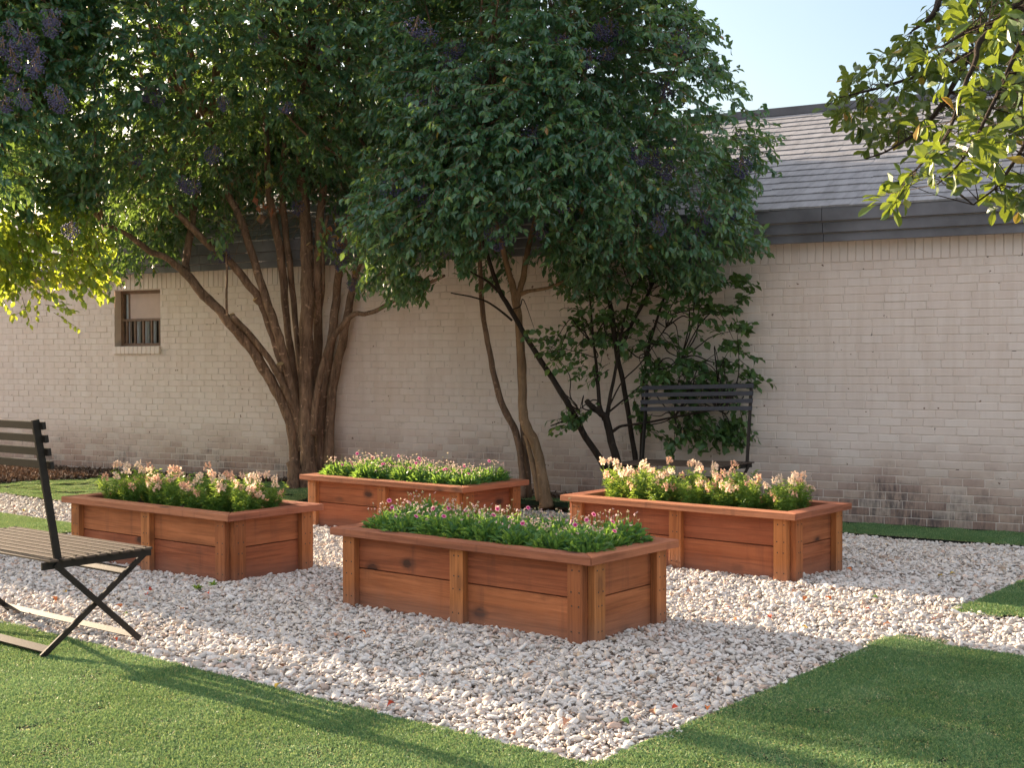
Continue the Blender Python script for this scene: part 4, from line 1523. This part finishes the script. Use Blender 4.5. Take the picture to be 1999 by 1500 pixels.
# hanging sprays under the crown
hang = []
for px, py in ((436, 430), (445, 455), (630, 470), (645, 455), (655, 490), (690, 520), (700, 545), (665, 440), (430, 470), (720, 540), (520, 330), (300, 430)):
    for _ in range(3):
        hang.append(at(px + rng.uniform(-14, 14), py + rng.uniform(-14, 14), 12.1 + rng.uniform(-.4, .1)))
sprays(lv, np.array(hang), c1, rng, 7, (.06, .085), .3, droop=.9, yellow=.14, tint_base=.3)
fp = np.array([at(rng.uniform(420, 690), rng.uniform(340, 470), 12.15 + rng.uniform(-.4, .3)) for _ in range(170)])
lv.twig(fp, fp + rng.normal(0, .16, fp.shape), .0028, .5, 1)
lv.build('crown', [M['privet'], M['bark']], T1)
limbs('branches', T1, ends1, Pc[rng.choice(len(Pc), 130, False)], M['bark'], rng, .024)
al = Leaves()
ap = np.array([at(px, py, 12.0) for px, py in ((496, 383), (505, 400), (513, 392), (522, 402), (532, 405), (540, 402), (645, 440), (672, 442), (680, 437), (640, 447), (548, 338), (668, 470))])
al.add(ap, frames(rng.normal(0, .5, ap.shape) + [0, 0, -1.2], rng), rng.uniform(.07, .10, len(ap)), rng.uniform(.022, .032, len(ap)), rng.random(len(ap)))
al.build('red_leaves', M['autumn'], T1)
berries(T1, [(420, 285, 10.7, 1.25), (262, 300, 10.7, 1.1), (355, 345, 10.7, 1.0), (378, 352, 10.7, 1.1), (300, 170, 10.3, 1.3), (285, 168, 10.3, 1.3), (435, 185, 10.3, .9), (436, 485, 12.0, 1.2), (578, 392, 11.9, 1.1), (655, 470, 11.8, 1.2), (668, 500, 11.8, 1.0), (690, 400, 11.8, 1.2), (690, 545, 11.7, .9), (560, 200, 10.3, 1.0), (640, 80, 10.3, 1.2), (500, 60, 10.3, 1.0)], rng)

# --- T2: the privet with the pale crooked trunk
rng = np.random.default_rng(22)
T2 = thing('privet_tree', (0, 0, 0), 0, 'privet tree with a tan crooked trunk and dense drooping crown, centre right', 'tree')
Y2 = 10.98
T2S = [
    [(1068, 990, 16), (1063, 968, 12.5), (1056, 915, 10), (1045, 868, 9.5), (1030, 838, 10), (1022, 815, 9.5), (1020, 775, 8.5), (1020, 723, 8), (1016, 671, 8), (1012, 619, 7.5), (1006, 584, 8), (1000, 555, 6.5), (990, 520, 5.5, -.05), (975, 460, 5, -.1), (950, 380, 4, -.2), (930, 290, 3, -.3)],
    [(1008, 590, 7), (1015, 565, 6), (1022, 540, 6), (1028, 500, 5.5), (1045, 430, 5, .1), (1070, 340, 4, .15), (1090, 240, 3, .2)],
    [(1013, 575, 5), (1035, 568, 3.5, -.05), (1070, 562, 3, -.1), (1110, 545, 3, -.2), (1160, 510, 2.5, -.3)],
    [(1054, 978, 8, .0), (1045, 930, 6, .02), (1036, 890, 5, .03), (1026, 850, 4.5, .05)],
]
T2L = [
    [(1022, 975, 8, .2), (1020, 930, 7, .2), (1015, 882, 6.5, .2), (1004, 837, 7, .2), (982, 795, 6.5, .18), (966, 740, 6, .16), (956, 688, 5.5, .15), (946, 636, 5, .14), (940, 584, 5, .12), (938, 532, 4.5, .1), (932, 450, 4, .1), (920, 360, 3, 0)],
    [(1034, 985, 6, .25), (1031, 930, 5.5, .25), (1027, 890, 5, .25), (1020, 840, 4.5, .22), (1012, 700, 3.5, .2), (1008, 620, 3, .15)],
]
ends2 = []
for k, st_ in enumerate(T2S + T2L):
    P_, r_ = stem_obj('stem', st_, Y2, M['bark_tan'] if k < 4 else M['bark'], T2, rng, 11, .07)
    if k in (0, 1, 2, 4): ends2 += [P_[-1], P_[int(len(P_) * .85)], P_[int(len(P_) * .75)]]
poly2 = [(670, 520), (680, 400), (730, 300), (720, 150), (770, 10), (840, -180), (1000, -360), (1150, -320), (1260, -90), (1320, 40), (1375, 90), (1415, 175), (1470, 235), (1512, 300), (1495, 360), (1440, 405), (1450, 450), (1478, 500), (1408, 562), (1320, 570), (1200, 560), (1080, 552), (1000, 550), (930, 552), (860, 566), (790, 578), (735, 560)]
c2 = np.array(at(1070, 180, 10.8))
lv = Leaves()
Pc = crown_points(8200, poly2, 10.75, 1.65, rng, 150, -0.25, 3.6, 32, rag=48)
sprays(lv, Pc, c2, rng, 12, (.048, .074), .27, yellow=.004, tint_sd=.26, droop=.65)
lv.build('crown', [M['privet'], M['bark']], T2)
limbs('branches', T2, ends2, Pc[rng.choice(len(Pc), 110, False)], M['bark'], rng, .018)
sp = []
for _ in range(46):
    while True:
        px, py = rng.uniform(760, 1490), rng.uniform(10, 480)
        if inside_poly(np.array([px]), np.array([py]), poly2)[0]: break
    sp.append((px, py, 9.55 + rng.uniform(-.1, .35), rng.uniform(.95, 1.5)))
sp += [(1445, 250, 10.4, .9), (1470, 290, 10.5, .8), (1240, 290, 9.4, 1.1), (1040, 250, 9.4, 1.3), (850, 170, 9.5, 1.3), (815, 180, 9.5, 1.2), (960, 440, 9.4, 1.0), (1100, 70, 9.5, 1.2), (1275, 70, 10.2, 1.1), (1210, 60, 9.9, 1.1)]
berries(T2, sp, rng)

# --- T0: a privet just outside the left edge whose crown hangs into the picture
rng = np.random.default_rng(23)
T0 = thing('privet_tree', (0, 0, 0), 0, 'privet tree whose sunlit yellow-green crown hangs in at the left edge', 'tree')
Y0 = 10.2
ends0 = []
bx, by = -5.45, 10.2
for k, (db, da, tx, ty, tz, r_) in enumerate(((-.34, .05, -.5, -.45, 2.5, .115), (-.22, -.1, .5, -.5, 2.4, .115), (-.09, .08, -.4, .1, 2.7, .12), (.03, -.1, .9, .2, 2.6, .115), (.15, .06, -.2, .3, 2.8, .115), (.27, -.06, .6, .6, 2.6, .11), (.38, .08, .3, .8, 2.7, .10))):
    b_ = np.array([bx + B2[0] * db + A2[0] * da, by + B2[1] * db + A2[1] * da, 0.0])
    P_, rr_ = catmull([b_ - [0, 0, .05], b_ + [tx * .12, ty * .12, .7], b_ + [tx * .45, ty * .45, 1.6], b_ + [tx, ty, tz], b_ + [tx * 1.6, ty * 1.6, tz + .9]], [r_ * 1.35, r_, r_ * .8, r_ * .55, r_ * .25], 5)
    mb = MB(); mb.tube(P_, rr_, 11, 0, True, .08, rng); mb.build('stem', M['bark'], T0, True)
    ends0 += [P_[-1], P_[-5], P_[-9]]
poly0 = [(-400, 130), (-420, -20), (-350, -250), (-150, -380), (40, -380), (150, -150), (170, 60), (150, 230), (165, 340), (115, 430), (20, 440), (-60, 390), (-120, 290), (-250, 190)]
polyL = [(-140, 430), (-60, 390), (40, 385), (140, 390), (215, 435), (228, 520), (180, 575), (120, 560), (60, 590), (0, 580), (-80, 590), (-150, 540)]
lv = Leaves()
c0 = np.array(at(-250, 80, 10.2))
Pc = crown_points(3600, poly0, 10.2, 1.3, rng, 150, -0.5, 2.8, 33, rag=45)
px_, py_ = project(Pc)
sprays(lv, Pc, c0, rng, 12, (.056, .084), .29, yellow=.008, tint_sd=.25, tint_base=.02)
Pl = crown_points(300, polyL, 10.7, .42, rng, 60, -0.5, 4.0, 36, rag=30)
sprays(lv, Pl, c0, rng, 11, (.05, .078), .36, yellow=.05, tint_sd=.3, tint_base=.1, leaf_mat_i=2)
qa = np.array([ab(*to_ab(bx, by))] * 640) + A2 * rng.uniform(-.4, .4, (640, 1)) + B2 * rng.uniform(-.5, .36, (640, 1))
Ps = np.column_stack([qa, rng.uniform(.05, 2.9, 640)])  # unseen low foliage added around the stems to thicken their cast shadow
sprays(lv, Ps, c0, rng, 12, (.06, .09), .33, tint_sd=.25)
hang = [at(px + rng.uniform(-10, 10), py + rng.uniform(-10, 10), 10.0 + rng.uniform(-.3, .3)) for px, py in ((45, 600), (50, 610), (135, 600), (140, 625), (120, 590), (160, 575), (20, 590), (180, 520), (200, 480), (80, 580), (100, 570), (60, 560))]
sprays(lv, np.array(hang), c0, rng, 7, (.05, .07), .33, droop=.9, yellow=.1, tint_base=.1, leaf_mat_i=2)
lv.build('crown', [M['privet'], M['bark'], M['privet_pale_sunlit']], T0)
limbs('branches', T0, ends0, Pc[rng.choice(len(Pc), 80, False)], M['bark'], rng, .022)
berries(T0, [(px, py, 8.75 + rng.uniform(-.1, .3), rng.uniform(.9, 1.25)) for px, py in ((15, 40), (40, 70), (20, 90), (100, 20), (95, 40), (30, 150), (45, 180), (65, 120), (110, 170), (120, 190), (55, 60), (5, 75), (140, 435), (10, 190), (75, 95))], rng)

# --- the dark shrub behind the wall bench
rng = np.random.default_rng(24)
SH = thing('evergreen_shrub', (0, 0, 0), 0, 'tall dark evergreen shrub with black stems and oval leaves behind the wall bench', 'shrub')
YS = 10.75
SHS = [
    [(1200, 965, 8, 0), (1177, 906, 7), (1143, 854, 6.5), (1118, 806, 6.5), (1094, 764, 6), (1056, 705, 5.5, .05), (1028, 660, 5, .1), (997, 605, 5, .12), (976, 570, 4.5, .12), (959, 522, 4, .12), (940, 460, 3, .1)],
    [(976, 572, 3.5, .12), (955, 552, 2.5, .12), (928, 536, 2, .12), (900, 520, 1.5, .1)],
    [(1000, 626, 2.4, .12), (962, 596, 2, .12), (930, 582, 1.6, .12), (880, 572, 1.2, .1)],
    [(1215, 965, 10, -.05), (1205, 906, 8.5, -.05), (1191, 851, 7.5, -.05), (1183, 818, 7.5, -.05), (1170, 805, 6.5, -.08), (1156, 795, 6, -.12), (1145, 783, 5.5, -.15)],
    [(1180, 820, 5, -.05), (1171, 790, 3.5, -.02), (1166, 730, 3, 0), (1158, 660, 2.4, 0), (1150, 560, 1.8, 0)],
    [(1184, 820, 5, -.05), (1192, 770, 3.5, -.05), (1204, 710, 3, 0), (1215, 640, 2.4, 0), (1235, 560, 2, 0)],
    [(1248, 965, 6.5, .05), (1241, 903, 5.5, .05), (1230, 830, 5, .05), (1216, 745, 5, .05), (1204, 690, 5, .05), (1195, 619, 5, .05), (1188, 580, 4.5, .05), (1176, 540, 3.5, .05)],
    [(1247, 960, 4, .1), (1251, 896, 3, .1), (1254, 792, 2.5, .1), (1262, 700, 2.5, .1), (1290, 600, 2.5, .1), (1320, 520, 2, .1)],
    [(1206, 700, 4, .05), (1230, 640, 3.5, .05), (1262, 580, 3, .05), (1300, 500, 2.5, .05)],
    [(1195, 843, 3.5, -.05), (1215, 832, 2.6, -.1), (1260, 826, 2.2, -.2), (1330, 812, 2, -.35), (1400, 800, 1.5, -.45)],
    [(1188, 805, 2.2, -.05), (1225, 775, 1.6, -.05), (1262, 745, 1.4, -.05), (1330, 700, 1.2, -.05)],
    [(1186, 800, 1.8, -.05), (1215, 745, 1.4, -.05), (1250, 710, 1.2, -.05), (1300, 640, 1.2, -.05)],
    [(1098, 770, 2, -.02), (1110, 795, 1.5, -.1), (1130, 800, 1.2, -.15)],
    [(1118, 806, 2, -.02), (1100, 822, 1.5, -.1), (1075, 832, 1.2, -.15)],
]
ends_s = []
for st_ in SHS:
    P_, r_ = stem_obj('stem', st_, YS, M['bark_dark'], SH, rng, 8, .08)
    ends_s += [P_[-1], P_[int(len(P_) * .7)]]
lv = Leaves()
cs = np.array(at(1250, 650, 10.8))


def cluster(polys, n, Yc, dep, ll, nleaf, seed, thr=-.2, edge=40, dr=.25):
    P = crown_points(n, polys, Yc, dep, rng, edge, thr, 6.0, seed)
    sprays(lv, P, cs, rng, nleaf, ll, .36, (.12, .26), droop=dr, tint_sd=.3, gloss_up=.7)
    return P


Pa = cluster([(1050, 560), (1110, 535), (1260, 520), (1290, 600), (1260, 700), (1200, 690), (1120, 665), (1085, 610)], 72, 10.75, .28, (.055, .075), 7, 41, -.6)
Pb = cluster([(1280, 480), (1420, 470), (1475, 520), (1470, 600), (1450, 640), (1490, 730), (1420, 790), (1350, 760), (1280, 740), (1250, 640)], 125, 10.6, .40, (.06, .085), 8, 42, -.7, 60)
Pb2 = cluster([(1290, 740), (1380, 750), (1480, 720), (1505, 740), (1460, 780), (1400, 860), (1300, 880), (1285, 850), (1330, 810)], 48, 10.55, .25, (.06, .085), 8, 43, -.6)
Pb3 = cluster([(1400, 820), (1470, 820), (1500, 830), (1460, 850), (1380, 870)], 22, 10.5, .12, (.055, .075), 7, 44, -2)
Pd = cluster([(1070, 825), (1105, 800), (1150, 790), (1150, 812), (1100, 835)], 16, 10.6, .1, (.05, .07), 6, 45, -2)
Pe = cluster([(1030, 640), (1080, 640), (1140, 690), (1180, 740), (1130, 735), (1070, 690)], 32, 10.7, .15, (.05, .075), 6, 46, -2)
Pf = cluster([(1235, 760), (1262, 700), (1275, 760), (1262, 840), (1240, 830)], 20, 10.65, .12, (.05, .07), 6, 47, -2)
lv.build('crown', [M['dark_leaf'], M['bark_dark']], SH)
limbs('branches', SH, ends_s, np.concatenate([Pa[:16], Pb[:46], Pb2[:16], Pb3[:5], Pd[:4], Pe[:8], Pf[:5]]), M['bark_dark'], rng, .008, 5, 0.75)

# --- the oak at the right, its trunk outside the picture
rng = np.random.default_rng(25)
OK = thing('oak_tree', (0, 0, 0), 0, 'oak tree with backlit oval leaves reaching in at the upper right corner', 'tree')
OX, OY = 3.1, 3.9
tr = MB()
P_, r_ = catmull([(OX, OY, -.1), (OX - .02, OY, .6), (OX - .1, OY - .05, 1.5), (OX - .05, OY - .1, 2.5), (OX + .1, OY - .1, 3.6)], [.26, .19, .165, .15, .11], 5)
tr.tube(P_, r_, 14, 0, True, .05, rng)
tr.build('trunk', M['bark'], OK, True)
bl = MB()


def obranch(pts, rad):
    P, r = catmull(pts, rad, 5)
    bl.tube(P, r, 8, 0, False, .06, rng)
    return P


fork = np.array([OX - .06, OY - .1, 2.4])
near = [obranch([fork, (2.3, 3.6, 2.75), tuple(at(1990, 20, 3.4)), tuple(at(1900, 130, 3.3)), tuple(at(1850, 260, 3.25)), tuple(at(1790, 330, 3.2))], [.06, .025, .009, .006, .004, .002]),
        obranch([tuple(at(2080, -120, 3.5)), tuple(at(1980, 110, 3.35)), tuple(at(1925, 230, 3.3)), tuple(at(1880, 310, 3.3)), tuple(at(1830, 360, 3.3))], [.009, .006, .0045, .003, .002]),
        obranch([(2.3, 3.6, 2.75), tuple(at(2080, 180, 3.6)), tuple(at(1990, 300, 3.5)), tuple(at(1950, 360, 3.5)), tuple(at(1900, 400, 3.5))], [.02, .008, .005, .0035, .002]),
        obranch([tuple(at(2050, -60, 3.4)), tuple(at(1960, 30, 3.3)), tuple(at(1890, 60, 3.25)), tuple(at(1840, 90, 3.2))], [.012, .008, .005, .003])]
far = [obranch([fork, (2.7, 4.6, 3.1), tuple(at(1960, 60, 5.6)), tuple(at(1840, 130, 5.6)), tuple(at(1720, 170, 5.5)), tuple(at(1640, 190, 5.4))], [.06, .035, .014, .009, .006, .003]),
       obranch([(2.7, 4.6, 3.1), tuple(at(1900, -60, 5.8)), tuple(at(1820, 30, 5.7)), tuple(at(1780, 60, 5.7))], [.04, .02, .012, .005]),
       obranch([tuple(at(1900, 95, 5.6)), tuple(at(1820, 230, 5.5)), tuple(at(1740, 290, 5.4)), tuple(at(1690, 310, 5.4))], [.014, .009, .005, .003])]
bl.build('branches', M['bark_dark'], OK, True)
OAKV = np.array([[0, 0, 0], [-.45, .30, .05], [.45, .30, .05], [0, .34, 0], [-1, .66, .06], [1, .66, .06], [0, .68, -.03], [-.62, .90, .0], [.62, .90, .0], [0, 1, -.1]], float)
OAKF = np.array([[0, 2, 3, 1], [1, 3, 6, 4], [3, 2, 5, 6], [4, 6, 9, 7], [6, 5, 8, 9]])
lv = Leaves()


BR = np.concatenate([np.array(p) for p in near + far])


def oak_leaves(P, n_per, ll, sd, tmean=.5, twigs=True):
    n = len(P)
    dist = np.linalg.norm(P[:, None, :] - BR[None], axis=2)
    j = dist.argmin(1); dm = dist[np.arange(n), j]
    td = P - BR[j]
    td = td / (np.linalg.norm(td, axis=1)[:, None] + 1e-9) + rng.normal(0, .35, P.shape)
    td /= np.linalg.norm(td, axis=1)[:, None]
    if twigs:
        k = dm < 0.6
        mid = (P + BR[j]) / 2 + rng.normal(0, .015, P.shape) + [0, 0, .012]
        lv.twig(BR[j][k], mid[k], .0020, .5, 1)
        lv.twig(mid[k], P[k], .0014, .5, 1)
    shade = rng.normal(0, .16, n)
    for q in range(n_per):
        sp_ = rng.normal(0, .8, (n, 3)); sp_ -= td * (sp_ * td).sum(1)[:, None]
        d = td * rng.uniform(.15, 1.0, n)[:, None] + sp_ + [0, 0, -.22]
        p = P - td * (rng.uniform(0, 1.6, n) * sd)[:, None] + rng.normal(0, sd * .25, P.shape)
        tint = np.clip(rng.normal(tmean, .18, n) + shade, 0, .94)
        y_ = rng.random(n) < .025
        tint[y_] = rng.uniform(.955, 1, y_.sum())
        ln = rng.uniform(*ll, n)
        lv.add(p, frames(d, rng, roll_sd=.8), ln, ln * rng.uniform(.21, .28, n), tint, 0, OAKV, OAKF)


def along(poly, n, Yc, dep, seed, thr=-.3, edge=60):
    return crown_points(n, poly, Yc, dep, rng, edge, thr, 7.0, seed)


polyN = [(1720, 300), (1770, 260), (1830, 180), (1840, 60), (1880, -40), (2150, -120), (2250, 200), (2150, 420), (1990, 390), (1930, 330), (1870, 345), (1800, 390), (1750, 390), (1720, 345)]
Pn = along(polyN, 150, 3.35, .35, 51, -.6)
oak_leaves(Pn, 6, (.042, .066), .03, .36)
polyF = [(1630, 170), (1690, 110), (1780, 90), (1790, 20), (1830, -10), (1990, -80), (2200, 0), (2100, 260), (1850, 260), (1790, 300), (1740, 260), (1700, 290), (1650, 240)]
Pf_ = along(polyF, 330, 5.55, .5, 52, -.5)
oak_leaves(Pf_, 6, (.050, .075), .035, .2)  # darker tint stands in for less sun on the far leaves
Pg = along([(1900, 380), (1960, 350), (2010, 330), (2150, 300), (2150, 420), (1985, 410), (1900, 415)], 26, 3.6, .2, 53, -2)
oak_leaves(Pg, 6, (.04, .058), .03, .3)
Ph = np.array([at(px, py, 3.2) for px, py in ((1745, 400), (1735, 415), (1760, 395), (1765, 370), (1775, 350))])
oak_leaves(Ph, 3, (.04, .055), .012, .6)
# leaves of the crown above and behind the frame edge, around the trunk
Pu = np.column_stack([rng.normal(3.2, .75, 420), rng.normal(4.0, .8, 420), rng.normal(3.9, .45, 420)])
Pu = Pu[(Pu[:, 0] > 0.403 * Pu[:, 1] + .2)]
oak_leaves(Pu, 6, (.055, .08), .08, .4, False)
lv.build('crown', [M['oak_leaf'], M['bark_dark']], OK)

# ------------------------------------------------------------------ fallen leaves and small weeds
rng = np.random.default_rng(26)


def fallen(i, tint):
    lf = Leaves()
    V = OAKV.copy(); V[:, 2] *= 2.5; V[:, 2] += .18 * np.sin(V[:, 1] * 3) + .15 * V[:, 0] ** 2
    lf.add(np.array([[0, 0, 0.0]]), np.eye(3)[None], np.array([.042]), np.array([.016]), np.array([tint]), 0, V, OAKF)
    me = lf.mesh('fallen_leaf', M['fall_' + str(i)])
    return me


FCOL = [('orange', (0.55, 0.17, 0.05)), ('red', (0.52, 0.075, 0.04)), ('brown', (0.20, 0.10, 0.06)), ('yellow', (0.55, 0.38, 0.06)), ('green', (0.12, 0.20, 0.035)), ('pinkish tan', (0.48, 0.24, 0.15))]
fm = []
for i, (nm, c) in enumerate(FCOL):
    M['fall_' + str(i)] = flat_mat('fallen_' + nm.replace(' ', '_'), c, 0.65, 0.3, 0.3, 60)
    fm.append(fallen(i, .5))
FL = [(290, 1155, 1), (352, 1196, 0), (130, 1162, 3), (65, 1208, 1), (262, 1100, 5), (225, 1186, 0), (240, 1205, 4), (228, 1258, 1), (100, 1170, 0), (285, 1168, 1), (408, 1165, 1), (540, 1305, 2), (755, 1388, 1), (990, 1445, 2), (715, 1246, 0), (690, 1250, 5), (552, 1340, 3), (430, 1300, 4), (180, 1160, 5),
      (1650, 1115, 0), (1840, 1128, 3), (1865, 1124, 3), (1575, 1170, 0), (1610, 1172, 0), (1440, 1217, 0), (1420, 1190, 1), (1500, 1205, 1), (1640, 1205, 0), (1565, 1230, 3), (1855, 1157, 2), (1325, 1388, 1), (1405, 1330, 2), (1380, 1395, 0), (1280, 1405, 2), (1215, 1290, 2), (1048, 1300, 2), (895, 1300, 2), (820, 1330, 5), (1700, 1195, 1), (1715, 1175, 4), (25, 992, 1), (48, 998, 3), (1630, 1150, 2), (1100, 1425, 5), (1210, 1415, 4), (660, 1245, 5), (1740, 1225, 5), (1820, 1215, 0), (1545, 1160, 5), (1350, 1160, 5)]
seenlab = {}
for px, py, ci in FL:
    p = on_ground(px, py, 0.0)
    o = bpy.data.objects.new('fallen_leaf', fm[ci])
    o.location = (p[0], p[1], 0.012)
    o.rotation_euler = (rng.normal(0, .35), rng.normal(0, .35), rng.uniform(0, 6.28))
    s_ = rng.uniform(.6, 1.05); o.scale = (s_, s_, s_ * .7)
    link(o)
    if px < 330: where = 'between the cropped bench and left planter' if py < 1215 else 'by the feet of the cropped bench'
    elif px < 640: where = 'left of the front planter'
    elif py > 1280 and px < 1250: where = 'towards the lawn corner below the front planter'
    elif px < 1100: where = 'along the near side of the front planter'
    elif py > 1280: where = 'by the right lawn edge'
    elif px < 1560: where = 'between the front and right planters'
    elif py < 1140: where = 'right of the right planter'
    else: where = 'on the path leading right between the lawns'
    if py < 1010: where = 'on the gravel path beyond the left planter'
    base_l = f'{FCOL[ci][0]} fallen leaf on gravel {where}'
    seenlab.setdefault(base_l, []).append((px, o))
for base_l, lst in seenlab.items():
    lst.sort(key=lambda t: t[0])
    for k, (px, o) in enumerate(lst):
        if len(lst) == 1: lab = base_l
        elif k == 0: lab = base_l + ', leftmost there'
        elif k == len(lst) - 1: lab = base_l + ', rightmost there'
        else: lab = base_l + f', {ORD[k]} from left'
        tag(o, lab, 'leaf', 'fallen leaves on the gravel')

for (px, py, z, lab, s_) in ((416, 1143, 0.0, 'tiny green weed on the gravel at the left planter corner', 1.0), (590, 968, 0.02, 'bright green weed on the grass between left and back planters', 1.5), (385, 1150, 0.0, 'dull green weed flat on gravel left of the planter corner weed', 1.2)):
    rr = np.random.default_rng(int(px))
    w_ = Leaves(); n = 26
    d = rr.normal(0, .7, (n, 3)); d[:, 2] = np.abs(d[:, 2]) + .2
    w_.add(rr.normal(0, .006, (n, 3)) * [1, 1, .3], frames(d, rr), rr.uniform(.015, .035, n) * s_, rr.uniform(.004, .008, n) * s_, rr.random(n))
    o = w_.build('weed', M['snap_leaf'])
    p = on_ground(px, py, z)
    o.location = (p[0], p[1], z)
    tag(o, lab, 'weed')

# ------------------------------------------------------------------ camera, light, sky
cd = bpy.data.cameras.new('camera')
cam = bpy.data.objects.new('camera', cd)
COL.objects.link(cam)
cam.matrix_world = Matrix(((RX[0], UX[0], -FX[0], 0), (RX[1], UX[1], -FX[1], 0), (RX[2], UX[2], -FX[2], CAM_Z), (0, 0, 0, 1)))
cd.sensor_fit = 'HORIZONTAL'
cd.sensor_width = 36.0
cd.lens = F_PX / PW * 36.0
cd.clip_start = 0.05
cd.clip_end = 1000
SC.camera = cam

SKY_FILL = (2.50, 2.50, 2.66)
SUN_AZ, SUN_EL = R(141.1), R(12.5)
sd = Vector((math.cos(SUN_AZ) * math.cos(SUN_EL), math.sin(SUN_AZ) * math.cos(SUN_EL), math.sin(SUN_EL)))
ld = bpy.data.lights.new('sun', 'SUN')
ld.energy = 5.0
ld.angle = R(0.6)
ld.color = (1.0, 0.78, 0.55)
lo = bpy.data.objects.new('sun', ld)
COL.objects.link(lo)
lo.rotation_euler = sd.to_track_quat('Z', 'Y').to_euler()

wd = bpy.data.worlds.new('World')
SC.world = wd
wd.use_nodes = True
nt = wd.node_tree
bg = nt.nodes['Background']
sky = nt.nodes.new('ShaderNodeTexSky')
sky.sky_type = 'NISHITA'
sky.sun_disc = False
sky.sun_elevation = SUN_EL
sky.sun_rotation = math.pi / 2 - SUN_AZ
sky.altitude = 100
sky.air_density = 1.0
sky.dust_density = 4.0
sky.ozone_density = 1.5
# bright overhead fill added to lift the shade, clear pale sky towards the horizon
tcw = nt.nodes.new('ShaderNodeTexCoord')
sxw = nt.nodes.new('ShaderNodeSeparateXYZ')
L(nt, tcw.outputs['Generated'], sxw.inputs[0])
cl = noise(nt, tcw.outputs['Generated'], 3.0, 5, 0.6, 0.4)
el_ = math_n(nt, 'ADD', sxw.outputs['Z'], math_n(nt, 'MULTIPLY', math_n(nt, 'SUBTRACT', cl, 0.5), 0.22))
fill_mask = ramp(nt, el_, [(0.24, (0, 0, 0)), (0.50, (0.9, 0.9, 0.9))], 'EASE')
L(nt, mixc(nt, fill_mask, mixc(nt, 1.0, sky.outputs[0], (0.78, 0.77, 0.75), 'MULTIPLY'), SKY_FILL), bg.inputs['Color'])
bg.inputs['Strength'].default_value = 0.115

SC.view_settings.view_transform = 'Standard'
SC.view_settings.look = 'None'
SC.view_settings.exposure = 2.06
SC.view_settings.gamma = 1.0
SC.cycles.max_bounces = 8
SC.cycles.diffuse_bounces = 4
SC.cycles.transparent_max_bounces = 8
SC.cycles.use_denoising = True
